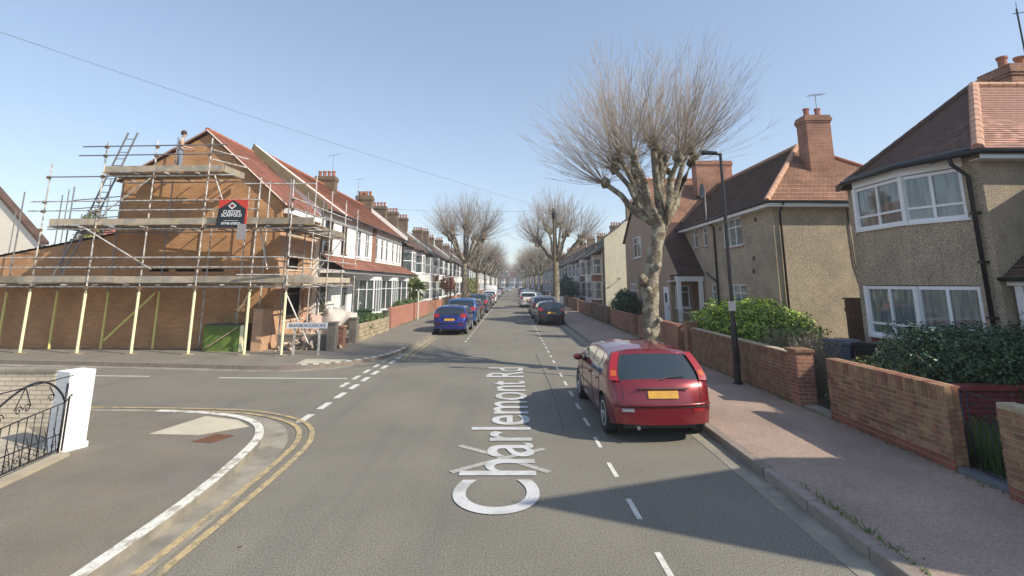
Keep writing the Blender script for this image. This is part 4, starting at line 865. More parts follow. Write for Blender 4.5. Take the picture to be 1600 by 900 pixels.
# ------------------------------------------------------------------ wheelie bins
def bin_(label, loc, rz, m, grp='wheelie bins by the bay', paper=True):
    t = thing('wheelie_bin', label, 'bin', loc, rz, grp); mb = MB(); n = 4
    a = [(-.25, -.3), (.25, -.3), (.25, .3), (-.25, .3)]; mb.v = [(x*.82, y*.8, .05) for x, y in a] + [(x, y*1.1, .98) for x, y in a]; mb.f = [(3, 2, 1, 0), (4, 5, 6, 7)] + [(i, (i+1) % 4, 4+(i+1) % 4, 4+i) for i in range(4)]
    mb.build('body', m, t, bevel=.02); MB().prism([(-.36, .99), (-.36, 1.03), (-.2, 1.1), (.2, 1.1), (.38, 1.06), (.38, 1.0)], -.28, .28, 'x').build('lid', m, t, bevel=.01)
    MB().tube([(-.2, .40, 1.0), (.2, .40, 1.0)], .018, 6).build('handle', BPLAST, t)
    for x in (-.24, .24): MB().lathe([(.1, -.025), (.1, .025)], (x, .26, .1), ax='x', n=12).build('wheel', BPLAST, t)
    if paper: MB().quad((-.1, -.318, .68), (.02, -.318, .68), (.02, -.326, .85), (-.1, -.326, .85)).build('paper_label', WHITE, t, fix=False)
    return t
bin_('blue-grey wheelie bin with a white paper label near the bay window', (7.75, 12.2, PZ), R(25), mat('bin_blue_grey', (.09, .12, .15), .45, .1, 4))
bin_('black wheelie bin beside the blue-grey one', (8.05, 11.5, PZ), R(20), mat('bin_black', (.012, .014, .014), .45, .1, 4), paper=False)
bin_('dark green wheelie bin in the left front garden before the white bay', (-7.6, 26.5, PZ), R(-90), mat('bin_green', (.03, .08, .035), .5, .1, 4), 'bins in the left gardens', False)
# ------------------------------------------------------------------ plants
def plant(nm, label, cat, blobs, leafm, n, size, stems=6, grp=None, asp=.5, spread=.5, stemm=None):
    c = np.array([b[:3] for b in blobs]).mean(0); t = thing(nm, label, cat, (0, 0, 0), group=grp)
    leaves('foliage', leafm, blobs, t, n, size, asp)
    L = []
    for k in range(stems):
        b = random.choice(blobs); L.append(([[c[0]+random.uniform(-.2, .2), c[1]+random.uniform(-.2, .2), PZ], [b[0]*.5+c[0]*.5, b[1]*.5+c[1]*.5, b[2]*.6], [b[0]+random.gauss(0, b[3]*.4), b[1]+random.gauss(0, b[4]*.4), b[2]+b[5]*.6]], [.03, .02, .006]))
    tubes_np('stems', stemm or TWIG, L, t, 4); return t
plant('laurel_bush', 'bright green laurel bush rising over the long brick wall', 'bush', [(7.3, 16.6, 1.1, 1.0, .9, .85), (8.3, 16.9, 1.2, 1.0, .9, .85), (6.7, 17.2, 1.15, .7, .8, .75), (9.1, 16.9, 1.0, .7, .8, .75), (7.9, 17.5, 1.3, 1.1, .8, .72), (7.6, 15.9, .9, .9, .6, .7), (8.9, 16.1, .8, .8, .7, .65)], LAUREL, 14000, .062)
plant('dark_hedge', 'tall dark evergreen hedge in front of the bay house', 'hedge', [(7.7, 8.3, 1.1, 1.0, .9, .8), (8.6, 8.4, 1.2, 1.0, .9, .8), (7.2, 9.1, 1.1, .8, .7, .75), (9.4, 8.6, 1.1, .9, .8, .85), (6.8, 8.3, 1.0, .55, .6, .68), (8.0, 9.3, 1.2, .9, .7, .7), (7.2, 8.0, 1.25, .6, .5, .6)], HEDGE, 34000, .03)
plant('variegated_shrub', 'pale-tipped variegated shrub at the left end of the dark hedge', 'bush', [(7.3, 9.9, 1.05, .4, .4, .5), (7.6, 9.7, 1.35, .4, .4, .35), (6.7, 9.2, .8, .35, .5, .4)], leafmat('variegated_leaf', (.1, .16, .05), (.55, .55, .3)), 3000, .035)
plant('grass_tuft', 'leafy yellow-green plant behind the brick wall top', 'plant', [(6.35, 9.3, .9, .3, .5, .35), (6.5, 8.6, .85, .3, .4, .3)], OLIVE, 1300, .04)
plant('gap_bush', 'dark green bush filling the gap between the two brick walls', 'bush', [(6.5, 10.2, .4, .4, .35, .35), (6.75, 10.5, .6, .4, .35, .4)], SHRUB, 2400, .035)
plant('small_green_shrub', 'small green shrub in front of the blue-grey wheelie bin', 'bush', [(7.2, 12.6, .75, .3, .3, .4), (7.75, 11.2, .5, .35, .3, .3)], SHRUB, 1600, .04)
plant('round_shrub', 'round dark green shrub behind the wall beyond the tree', 'bush', [(7.0, 31.5, 1.15, .9, 1.2, 1.0), (7.3, 33, 1.2, .8, 1.1, .9)], HEDGE, 5000, .07)
plant('ivy_clump', 'trailing green ivy over the pale stone wall', 'ivy', [(-6.65, 24.2, .85, .25, .9, .3), (-6.6, 25.6, .8, .25, .6, .3), (-6.5, 23.2, .6, .2, .4, .25)], SHRUB, 1800, .06)
plant('grey_green_shrub', 'grey-green shrub on the pink brick wall under the palm', 'bush', [(-7.2, 33.2, 1.1, .5, 1.4, .35), (-7.3, 36, 1.1, .5, 1.6, .35)], SHRUB, 1800, .07)
plant('bronze_shrub', 'copper-leaved small tree beyond the left lamp post', 'tree', [(-6.9, 54, 2.6, .9, 1.3, .9), (-6.8, 56, 2.2, .7, .9, .7)], BRONZE, 1800, .09)
plant('hedge_far_left', 'green garden hedge far down the left side', 'hedge', [(-7.2, 86, 1.8, 1.2, 5, 2.0), (-7.3, 92, 1.6, 1.2, 3, 1.8)], OLIVE, 2600, .16)
plant('evergreen_far_right', 'dark evergreen bush by the right kerb beyond the wooden pole', 'bush', [(6.9, 62, 1.6, 1.1, 2.2, 1.5), (7, 66, 2.0, 1.0, 1.6, 1.8)], HEDGE, 3000, .13)
def dryshrub(label, x, y, h, n, sp):
    t = thing('dry_shrub', label, 'bush', (x, y, PZ), group='leafless dry shrubs behind the long wall'); L = []
    for k in range(n):
        a = random.uniform(0, 6.28); r = random.random()*sp; hh = h*random.uniform(.6, 1.05); p0 = np.array([r*.25*math.cos(a), r*.25*math.sin(a), 0]); p1 = np.array([r*math.cos(a), r*math.sin(a), hh])
        m_ = (p0+p1)/2+np.array([random.gauss(0, .06), random.gauss(0, .06), .1]); L.append((np.array([p0, m_, p1]), [.009, .006, .002]))
        for j in range(4): f = random.uniform(.4, .95); b = p0*(1-f)+p1*f; L.append((np.array([b, b+np.array([random.gauss(0, .12), random.gauss(0, .12), random.uniform(.05, .22)])]), [.004, .0015]))
    tubes_np('stems', mat('dry_stem', (.33, .27, .2), .9, .2, 5), L, t, 3)
    leaves('dead_leaves', DRYL, [(0, 0, h*.75, sp*.8, sp*.8, h*.35)], t, 260, .022); return t
dryshrub('leafless dry shrub just right of the lamp post, behind the wall', 6.6, 13.0, 1.25, 90, .55); dryshrub('leafless dry shrub above the orange end pier', 6.6, 11.3, 1.3, 130, .6); dryshrub('spreading dry shrub between the end pier and the wheelie bin', 6.9, 12.3, 1.3, 90, .45)
t = thing('grass_patch', 'bright green long grass growing behind the right-hand gate', 'grass', (0, 0, 0)); t.name = 'grass_bed'
L = []
for k in range(4200):
    x, y = random.uniform(6.02, 7.4), random.uniform(5.6, 7.5); a = random.uniform(0, 6.28); h = random.uniform(.25, .62); L.append((np.array([[x, y, PZ], [x+.03*math.cos(a), y+.03*math.sin(a), PZ+h*.6], [x+.1*math.cos(a), y+.1*math.sin(a), PZ+h]]), [.007, .005, .001]))
COL.objects.unlink(t); bpy.data.objects.remove(t)
o = tubes_np('long_grass', GRASSM, L, None, 3); tag(o, 'long green grass growing behind the right-hand iron gate', 'grass', kind='stuff')
L = []
for k in range(1900):
    y = random.uniform(2.5, 42)
    r_ = random.random()
    if r_ < .12: x = 3.44+abs(random.gauss(0, .05)); y = random.choice([3.2, 4.3, 5.2, 5.7, 6.0])+random.gauss(0, .35)
    elif r_ < .8: x = 5.7-abs(random.gauss(0, .04))
    else: x = -6.5+abs(random.gauss(0, .12)); y = random.uniform(29, 41)
    a = random.uniform(0, 6.28); h = random.uniform(.015, .05)*(2 if y > 15 else 1); L.append((np.array([[x, y, PZ], [x+.03*math.cos(a), y+.03*math.sin(a), PZ+h]]), [.006, .002]))
tag(tubes_np('pavement_weeds', GRASSM, L, None, 3), 'small weeds along the kerb and wall foot', 'weeds', kind='stuff')
# palm
t = thing('palm_tree', 'spiky green palm above the pink brick wall on the left', 'palm', (-7.35, 38.2, PZ)); L = []
MB().tube([(0, 0, 0), (.03, 0, 1.0), (0, .05, 2.1)], [.17, .13, .12], 8).build('trunk', mat('palm_trunk', (.2, .15, .09), .9, .3, 8, .02, 20), t)
mbp = []
V_ = []; F_ = []
for k in range(230):
    a = random.uniform(0, 6.28); el = random.uniform(-.9, 1.4); ln = random.uniform(.8, 1.25); d = Vector((math.cos(a)*math.cos(el), math.sin(a)*math.cos(el), math.sin(el))); s = d.cross(Vector((0, 0, 1))).normalized()*.03
    c = Vector((0, .05, 2.15 if el > -.2 else 1.9)); m_ = c+d*ln*.55+Vector((0, 0, .03)); e = c+d*ln+Vector((0, 0, -.16)); i = len(V_); V_ += [tuple(c-s*.6), tuple(c+s*.6), tuple(m_+s), tuple(e), tuple(m_-s)]; F_.append((i, i+1, i+2, i+3, i+4))
m_ = MB(); m_.v = V_; m_.f = F_; o = m_.build('fronds', PALML, t, fix=False); a = o.data.attributes.new('tone', 'FLOAT', 'FACE'); a.data.foreach_set('value', [random.random() for _ in range(len(o.data.polygons))])

# ------------------------------------------------------------------ SCAFFOLDING
sc = thing('scaffolding', 'tube scaffold with timber decks and yellow sleeved poles round the brick house', 'scaffolding', (0, 0, 0))
def tube(nm, p, q, m=GALV, r=.0245, n=6): return MB().tube([p, q], r, n).build(nm, m, sc, smooth=False)
outer = [(-17.05, 18.05, 6.9), (-14.95, 17.9, 7.65), (-13.05, 17.85, 7.7), (-11.0, 17.7, 7.75), (-9.05, 17.6, 6.25), (-7.75, 17.5, 6.15)]
for i, (x, y, z) in enumerate(outer):
    tube('pole', (x, y, 2.15 if i else 2.15), (x+random.uniform(-.04, .04), y, z)); MB().tube([(x, y, PZ+.02), (x, y, 2.2)], .045, 8).build('yellow_sleeve', PALEY, sc)
    MB().box(x-.15, x+.15, y-.12, y+.12, PZ, PZ+.03).build('sole_plate', TIMBERP, sc)
for i, x in enumerate((-18.9, -17.0, -15.1, -13.2)):
    tube('pole', (x, 19.1, 2.15), (x, 19.1, [6.0, 6.2, 6.4, 8.2][i]), GALVD); MB().tube([(x, 19.1, PZ+.02), (x, 19.1, 2.2)], .042, 8).build('yellow_sleeve', YSLEEVE, sc)
for x, z in ((-11.5, 5.2), (-10.2, 6.2), (-9.4, 6.4)): tube('pole', (x, 19.1, PZ), (x, 19.1, z), GALVD if z < 5 else GALV)
side = [(-7.72, 19.4, 6.7), (-7.72, 21.2, 6.4), (-7.7, 23.0, 6.3), (-7.7, 24.8, 6.1)]
for x, y, z in side: tube('pole', (x, y, PZ), (x, y, z))
for y, z in ((19.1, 6.5), (20.8, 6.3), (22.6, 6.2)): tube('pole', (-8.6, y, PZ), (-8.6, y, z), GALVD)
MB().tube([(-14.9, 18.95, .45), (-13.25, 18.95, 2.15)], .04, 8).build('yellow_sleeve', YSLEEVE, sc)
tube('brace', (-15.25, 17.8, 4.45), (-12.7, 17.8, 3.0)); tube('brace', (-13.2, 17.8, 5.2), (-10.4, 17.8, 6.3)) if 0 else tube('brace', (-14.6, 17.75, 5.0), (-13.1, 17.75, 6.25))
tube('brace', (-10.75, 17.7, 6.35), (-10.05, 17.7, 4.65)); tube('brace', (-7.75, 17.6, 2.1), (-6.9, 17.6, .5)); tube('brace', (-9.0, 17.6, 2.3), (-9.9, 18.6, 1.5), PALEY); tube('brace', (-11.5, 18.9, .2), (-9.6, 18.9, 1.9), TIMBERP)
tube('brace', (-9.2, 18.2, 4.5), (-8.8, 18.2, 3.0)); tube('brace', (-7.7, 19.5, 2.7), (-7.7, 22.8, 4.5), GALVD); tube('brace', (-7.7, 23, .3), (-7.7, 20, 2.3), GALVD)
xr = lambda a, b: (a, b)
for z0, a, b in ((6.40, -14.95, -10.45), (4.46, -16.75, -6.95), (2.42, -20.5, -6.8)):
    z = z0-.03
    ya = lambda x: 17.45+(-7.75-x)*.055
    for yy, m in ((0.05, GALV), (1.25, GALVD)): tube('ledger', (a-.1, ya(a)+yy+.1, z), (b+.15, ya(b)+yy+.1, z), m)
    x = a+.15
    while x < b: tube('transom', (x, ya(x)-.12, z+.06), (x, 19.3, z+.06), GALV if random.random() < .6 else GALVD); x += 1.15
    # deck boards, laid lengthwise, four across
    x = a
    while x < b-.2:
        e = min(x+random.choice([2.4, 3.0, 3.9]), b)
        for r in range(5): o = MB().box(x+.01, e-.01, 0, .215, 0, .038).build('deck_board', BOARD, sc); o.location = (0, ya((x+e)/2)+.15+r*.225, z+.1+random.uniform(0, .006)); o.rotation_euler.z = 0
        x = e
    x = a
    while x < b-.2:
        e = min(x+random.choice([2.0, 2.9, 3.6]), b); yy = ya((x+e)/2)+.05
        o = MB().box(0, e-x-.015, 0, .035, 0, .225).build('toe_board', BOARDL, sc); o.location = (x, ya(x)+.06, z+.145+random.uniform(-.008, .008)); o.rotation_euler.z = -.055; x = e
for z, a, b in ((7.46, -15.8, -10.3), (7.12, -15.9, -10.4), (5.42, -17.45, -8.9), (5.08, -17.5, -8.9), (3.40, -20.6, -7.9), (3.06, -20.6, -7.9)):
    ya = lambda x: 17.40+(-7.75-x)*.055
    tube('guard_rail', (a, ya(a), z), (b, ya(b), z), GALV if z < 6 else GALVD)
tube('guard_rail', (-17.0, 18.0, 6.35), (-14.9, 17.9, 6.35), GALVD)
for z in (7.3, 6.95): tube('guard_rail', (-10.9, 17.7, z), (-10.35, 19.1, z))
tube('guard_rail', (-10.9, 17.6, 6.35), (-10.0, 17.6, 6.35)); MB().box(-10.48, -10.44, 17.75, 19.1, 6.5, 6.74).build('toe_board', BOARDL, sc)
# return along the street front
for z0, y1 in ((4.46, 23.2), (2.42, 24.4)):
    z = z0-.03
    for r in range(4): MB().box(-8.75+r*.235, -8.53+r*.235, 17.9, y1, z+.1, z+.138).build('deck_board', BOARD, sc)
    MB().box(-7.82, -7.785, 17.7, (17.7+y1)/2, z+.145, z+.37).build('toe_board', BOARDL, sc); MB().box(-7.82, -7.785, (17.7+y1)/2+.02, y1, z+.145, z+.37).build('toe_board', BOARDL, sc)
    for x in (-7.76, -8.62): tube('ledger', (x, 17.4, z-.0), (x, y1+.4, z-.0), GALV)
    y = 18
    while y < y1: tube('transom', (-8.9, y, z+.06), (-7.55, y, z+.06)); y += 1.2
    for dz in (.65, 1.0): tube('guard_rail', (-7.68, 17.4, z0+dz), (-7.68, y1+.6, z0+dz), GALV)
    MB().box(-8.8, -7.8, y1+.01, y1+.045, z+.1, z+.36).build('toe_board', BOARDL, sc)
for z in (2.8, 6.0): tube('guard_rail', (-7.0, 17.5, z), (-9.5, 17.5, z))
# thinner poles in the background behind the low wing
for x, y, z0, z1 in ((-24.5, 24.5, 2.8, 6.0), (-19.6, 21.5, 2.8, 6.3), (-18.6, 23.5, 3.0, 6.6), (-18.0, 22, 3.0, 7.1), (-22.5, 25, 3, 7.2), (-20.8, 24.0, 3.0, 5.8), (-17.3, 24.5, 3.2, 7.4), (-21.8, 17.9, 2.5, 4.6)): tube('pole', (x, y, z0), (x, y, z1), GALVD)
for z in (6.3, 5.9, 5.4, 5.0): tube('guard_rail', (-20.5, 23, z), (-16.3, 21.5, z), GALVD)
mbc = MB()
for x, y, z1 in outer:
    for z in (2.36, 3.06, 3.40, 4.40, 5.08, 5.42, 6.34, 7.12, 7.46):
        if z < z1: mbc.box(x-.05, x+.05, y-.07, y+.03, z-.05, z+.05)
tag(mbc.build('coupler', mat('rusty_coupler', (.22, .14, .09), .7, .3, 20, metal=.3), sc), kind='stuff')
# ladders
def ladder(label, p, q, wd=.36):
    t = thing('ladder', label, 'ladder', p, group=None); d = Vector(q)-Vector(p); n = int(d.length/.27)
    for s in (-1, 1): MB().tube([(s*wd/2, 0, 0), (d.x+s*wd/2, d.y, d.z)], .032, 6).build('stile', GALVD, t)
    pro = None
    for k in range(1, n):
        if pro is None: pro = o = MB().tube([(-wd/2, 0, 0), (wd/2, 0, 0)], .016, 5).build('rung', GALVD, t)
        else: o = pro.copy(); COL.objects.link(o)
        o.location = d*(k/n)
ladder('dark aluminium ladder leaning from the middle deck up past the top deck', (-15.85, 18.6, 4.6), (-14.55, 18.5, 8.2)); ladder('second ladder rising from the low deck to the middle deck', (-16.9, 18.7, 2.5), (-15.9, 18.7, 4.9), .3)
# banner and small sign
BANB = mat('banner_black', (.018, .022, .03), .5, .1, 4); BANR = mat('banner_red', (.55, .05, .03), .5, .1, 4); BANW = mat('banner_white', (.75, .75, .75), .5, 0)
t = thing('scaffold_banner', 'black and red banner with a house outline hung on the scaffold', 'banner', (0, 0, 0)); by = 17.42
MB().prism([(-10.33, 5.42), (-9.30, 5.42), (-9.30, 4.42), (-10.28, 4.40)], by+.004, by+.02, 'y').build('backing', BANR, t)
MB().prism([(-10.31, 5.08), (-9.82, 5.40), (-9.36, 5.08), (-9.38, 4.42), (-10.38, 4.42)], by-.006, by+.003, 'y').build('black_field', BANB, t)
rot = lambda x, z, yy=by-.009: Matrix(((1, 0, 0, x), (0, 0, -1, yy), (0, 1, 0, z), (0, 0, 0, 1)))
m_ = MB(); cx, cz = -9.84, 5.19
for s in (1, -1):
    m_.prism([(cx-.15, cz), (cx, cz+s*.125), (cx+.15, cz), (cx+.10, cz), (cx, cz+s*.075), (cx-.10, cz)], by-.012, by-.007, 'y')
m_.build('emblem', BANW, t); MB().prism([(cx-.045, cz), (cx, cz-.05), (cx+.045, cz), (cx, cz+.03)], by-.013, by-.007, 'y').build('emblem_centre', BANR, t)
text('lettering', 'CUSTOM', .15, rot(cx, 4.93), BANW, t, align='CENTER', bold=.004); text('lettering', 'SCAFFOLD', .15, rot(cx, 4.81), BANW, t, align='CENTER', bold=.004)
MB().box(cx-.25, cx+.25, by-.011, by-.007, 4.66, 4.672).build('rule', BANW, t); text('number', '07748 670023', .115, rot(cx, 4.53), BANW, t, align='CENTER', bold=.003)
t = thing('scaffold_notice', 'small grey and white notice hanging below the black banner', 'sign', (0, 0, 0)); MB().prism([(-9.57, 4.58), (-9.27, 4.53), (-9.25, 4.0), (-9.58, 4.02)], by-.05, by-.035, 'y').build('board', mat('notice_grey', (.3, .28, .28), .5), t)
MB().prism([(-9.58, 4.02), (-9.25, 4.0), (-9.255, 4.12), (-9.578, 4.14)], by-.058, by-.051, 'y').build('white_strip', BANW, t); MB().lathe([(.075, -.004), (.075, .004)], (0, 0, 0), ax='x', n=14).build('picture', mat('notice_orange', (.5, .25, .15), .6), t)
o = t.children[-1]; o.rotation_euler.z = R(90); o.location = (-9.36, by-.056, 4.36); o.scale = (1, 1, 1.9)
tag(o, 'orange oval picture')
MB().box(-9.30, -9.24, by-.04, by+.02, 4.3, 4.34).build('clip', GALV, t)
# green hoarding
t = thing('green_hoarding', 'green painted hoarding box standing against the brick gable wall', 'hoarding', (0, 0, 0))
MB().box(-11.05, -9.75, 18.55, 19.2, PZ, 1.0).build('panel', GREENB, t); MB().box(-11.08, -9.72, 18.52, 19.25, 1.001, 1.04).build('top', mat('green_top', (.07, .12, .08), .7, .1, 4), t); MB().box(-9.74, -9.62, 18.53, 18.6, PZ, 1.03).build('post', PALEY, t)
MB().tube([(-11.0, 18.5, .16), (-9.8, 18.5, .98)], .03, 4).build('brace', TIMBERP, t)
t = thing('brick_stub_wall', 'pale new brick stub wall at the corner of the brick house', 'wall', (0, 0, 0)); MB().box(-9.35, -9.0, 18.6, 19.35, PZ, 1.55).build('wall', BRPINK, t); MB().box(-9.38, -8.97, 18.57, 19.3, 1.551, 1.6).build('coping', MORTAR, t)
# worker
def person(label, loc, rz):
    t = thing('person', label, 'person', loc, rz)
    V_ = [(0, 0, .92), (0, .02, 1.15), (0, .0, 1.40), (0, -.03, 1.50), (0, -.05, 1.60), (0, -.05, 1.70), (.10, 0, .85), (.12, .03, .48), (.13, .06, .09), (.13, -.09, .04), (-.10, 0, .85), (-.12, -.04, .48), (-.13, .0, .09), (-.13, -.15, .04),
          (.18, .0, 1.38), (.26, -.03, 1.12), (.18, -.26, 1.08), (-.18, .0, 1.38), (-.27, -.04, 1.12), (-.16, -.28, 1.10), (.13, -.34, 1.09), (-.11, -.36, 1.12)]
    E_ = [(0, 1), (1, 2), (2, 3), (3, 4), (4, 5), (0, 6), (6, 7), (7, 8), (8, 9), (0, 10), (10, 11), (11, 12), (12, 13), (2, 14), (14, 15), (15, 16), (2, 17), (17, 18), (18, 19), (16, 20), (19, 21)]
    Rr = [.15, .13, .16, .06, .09, .085, .10, .07, .05, .04, .10, .07, .05, .04, .07, .05, .038, .07, .05, .038, .03, .03]
    me = bpy.data.meshes.new('body'); me.from_pydata(V_, E_, []); o = bpy.data.objects.new('body', me); COL.objects.link(o); o.parent = t
    sk = o.modifiers.new('s', 'SKIN'); o.modifiers.new('d', 'SUBSURF').levels = 2; o.modifiers['d'].render_levels = 2
    for i, r in enumerate(Rr): me.skin_vertices[0].data[i].radius = (r, r*.8)
    me.skin_vertices[0].data[0].use_root = True; bpy.context.view_layer.update()
    dg = bpy.context.evaluated_depsgraph_get(); m2 = bpy.data.meshes.new_from_object(o.evaluated_get(dg)); o.modifiers.clear(); o.data = m2
    jeans, skin, top = mat('grey_jeans', (.18, .21, .26), .9, .15, 8), mat('skin', (.45, .26, .18), .6, .05, 8), mat('sand_tee', (.42, .36, .30), .9, .1, 8)
    m2.materials.clear(); [m2.materials.append(m) for m in (jeans, skin, top)]
    for p in m2.polygons:
        c = p.center; p.use_smooth = True; p.material_index = 0 if c.z < .98 and c.y > -.2 or c.z < .8 else (2 if c.z < 1.5 and (abs(c.x) < .24 and c.y > -.14) else 1)
    def seg(nm, pts, r, m): return MB().tube(pts, r, 6).build(nm, m, t, smooth=True)
    hair = MB().lathe([(.02, .13), (.07, .11), (.098, .05), (.1, 0), (.085, -.05)], (0, -.03, 1.68), n=12).build('hair', mat('brown_hair', (.06, .035, .02), .8), t, smooth=True)
    for s in (1, -1):
        for f in range(4): seg('finger', [(s*.11+f*.012*s, -.37, 1.11-f*.018), (s*.09+f*.01*s, -.42-.008*(f % 2), 1.10-f*.018), (s*.07, -.45, 1.09-f*.018)], [.010, .009, .006], skin)
        seg('thumb', [(s*.11, -.35, 1.13), (s*.07, -.39, 1.15), (s*.06, -.42, 1.14)], [.011, .009, .006], skin)
        MB().box(s*.13-.05, s*.13+.05, -.19 if s > 0 else -.24, .10 if s > 0 else .05, 0, .09).build('boot', BLACK, t, bevel=.02)
    MB().box(-.015, .015, -.165, -.13, 1.62, 1.66).build('nose', skin, t, bevel=.008)
    return t
person('workman in sand t-shirt and grey jeans standing on the top scaffold deck', (-12.7, 18.6, 6.52), R(120))

# ------------------------------------------------------------------ background left
t = thing('cream_gable_house', 'cream rendered gable end with dark verge at the far left edge', 'house', (0, 0, 0))
MB().prism([(-39, PZ), (-30.2, PZ), (-30.2, 5.1), (-34.6, 9.3), (-39, 5.1)], 32, 32.5, 'y').build('wall', mat('peach_cream_render', (.80, .73, .62), .9, .06, 2), t)
MB().prism([(-30.0, 4.95), (-34.6, 9.35), (-39.2, 4.95), (-39.2, 5.1), (-34.6, 9.55), (-30.0, 5.15)], 31.85, 32.5, 'y').build('verge', TILE_BX, t)
MB().box(-30.2, -27.2, 33, 38, PZ, 3.9).build('side_extension', MATS['peach_cream_render'], t); pipe(t, [(-30.15, 31.95, 5.0), (-29.9, 31.95, 4.6), (-29.9, 31.95, .3)], .05)
t = thing('red_roofed_house', 'low red tiled roof behind the scaffold at the left', 'house', (0, 0, 0)); MB().box(-34, -22, 38, 44, PZ, 5.0).build('wall', CREAM, t)
slope(t, 'roof', (-34, 37.6, 4.9), (-22, 37.6, 4.9), (-22, 41, 7.2), (-34, 41, 7.2), mat('flat_red_tile', (.5, .16, .12), .8, .15, 3), .2); 
plant('background_tree', 'autumn-tinted bushy tree behind the cream gable', 'tree', [(-29.6, 35, 4.8, 1.0, 1.0, 1.7), (-29.4, 35, 6.6, .7, .7, 1.1), (-29.1, 34.5, 3.2, .9, .8, 1.6)], OLIVE, 2600, .13)
# ------------------------------------------------------------------ TREES
def pollard(name, label, base, trunk, knuckles, center, n_shoot, lmin, lmax, r0=.017, twigs=5, rt=.30, fork=None, twm=None, group=None, kr=.15, upb=.5):
    t = thing(name, label, 'tree', (0, 0, 0), group=group); b = np.array(base); fk = np.array(fork or trunk[-1]); mb = []
    pts = [np.array(p) for p in trunk]; n = len(pts); tp = []
    for i in range(n-1):
        for k in range(6): tp.append(pts[i]+(pts[i+1]-pts[i])*k/6)
    tp.append(pts[-1]); rr = [rt*(1.25 if i == 0 else 1)*(1-.22*i/len(tp))*(1+.035*math.sin(i*1.3)) for i in range(len(tp))]
    o = tubes_np('trunk', BARK, [(tp, rr)], t, 12)
    co = np.array([v.co for v in o.data.vertices]); 
    co += .016*np.stack([np.sin(co[:, 2]*7+co[:, 1]*9), np.sin(co[:, 2]*6+co[:, 0]*11), 0*co[:, 0]], 1); o.data.vertices.foreach_set('co', co.ravel())
    L = []; S = []; K = []
    for kx in knuckles:
        k = np.array(kx[:3]); d = k-fk; m1 = fk+d*.35+np.array([d[0]*.12, d[1]*.12, -.10*np.linalg.norm(d[:2])]); m2 = fk+d*.7+np.array([random.gauss(0, .05), random.gauss(0, .05), -.05])
        rl = rt*random.uniform(.36, .48); L = [([fk-np.array([0, 0, .25]), m1, m2, k], [rl*1.5, rl*1.05, rl*.85, rl*.8])]
        tubes_np('limb', BARK, L, t, 8)
        kb_ = []
        for q in range(6): c = k+np.array([random.gauss(0, kr*.5) for _ in range(3)]); kb_.append(([c-[0, 0, kr*.7], c, c+[0, 0, kr*.8]], [kr*.4, kr*.75, kr*.3]))
        tubes_np('knuckle', BARK, kb_, t, 7)
        out = (k-np.array(center)); out /= np.linalg.norm(out)
        for s in range(n_shoot):
            d = out*random.uniform(.3, 1.25)+np.array([random.gauss(0, .6), random.gauss(0, .6), random.gauss(0, .42)+upb*random.random()]); 
            if d[2] < -.15: d[2] *= -.5
            d /= np.linalg.norm(d); ln = random.uniform(lmin, lmax)*(1-.25*max(0, -d[2])-.2*(1-abs(d[2]))); P_ = [k+d*kr*.5]; dd = d.copy(); N_ = 6
            for j in range(N_): dd = dd+np.array([random.gauss(0, .05), random.gauss(0, .05), .055+.03*random.random()]); dd /= np.linalg.norm(dd); P_.append(P_[-1]+dd*ln/N_)
            ra = r0*random.uniform(.6, 1.2); S.append((np.array(P_), np.linspace(ra, r0*.16, N_+1)))
            for j in range(twigs):
                i_ = random.randint(2, N_-1); b0 = P_[i_]; dd2 = dd+np.array([random.gauss(0, .45), random.gauss(0, .45), random.gauss(0, .2)]); dd2 /= np.linalg.norm(dd2); l2 = ln*random.uniform(.1, .28)
                S.append((np.array([b0, b0+dd2*l2*.5, b0+dd2*l2+np.array([0, 0, .05])]), [r0*.35, r0*.26, r0*.12]))
    tubes_np('crown', twm or TWIG, S, t, 3); return t
pollard('plane_tree', 'large leafless pollarded plane tree on the right footway beyond the red car', (4.0, 14.6, PZ), [(3.93, 14.6, .0), (3.93, 14.6, 1.0), (3.97, 14.6, 2.4), (4.15, 14.6, 3.4), (4.39, 14.6, 4.5)],
        [(3.13, 14.2, 6.15), (2.8, 14.9, 5.5), (4.15, 14.2, 6.5), (4.62, 15.1, 6.4), (5.16, 14.3, 6.4), (5.53, 14.9, 6.2), (3.88, 15.4, 5.8), (3.45, 13.8, 6.0), (4.9, 15.7, 6.2), (3.3, 15.7, 6.1), (4.75, 13.8, 6.0)], (4.25, 14.6, 4.6), 74, 1.9, 3.7, fork=(4.39, 14.6, 4.35), twigs=6, rt=.25, r0=.0088)
pt = next(x for x in COL.objects if x.name == 'plane_tree')
for (bx_, by_, bz_, br_) in ((3.72, 14.42, 2.62, .13), (3.62, 14.5, 2.45, .09), (3.85, 14.3, 2.3, .1), (4.12, 14.34, 1.5, .07), (3.78, 14.34, 1.2, .08), (4.15, 14.35, 3.0, .09)):
    m_ = MB().lathe([(.05, -1.3), (.6, -.9), (1., -.2), (.85, .5), (.3, .95)], (0, 0, 0), n=10); m_.v = [(bx_+x*br_*(1+.3*math.sin(9*z+x*5)), by_+y*br_*(1+.3*math.sin(7*x+3)), bz_+z*br_*(1+.25*math.sin(6*y))) for x, y, z in m_.v]; m_.build('burr', BARK, pt, smooth=True)
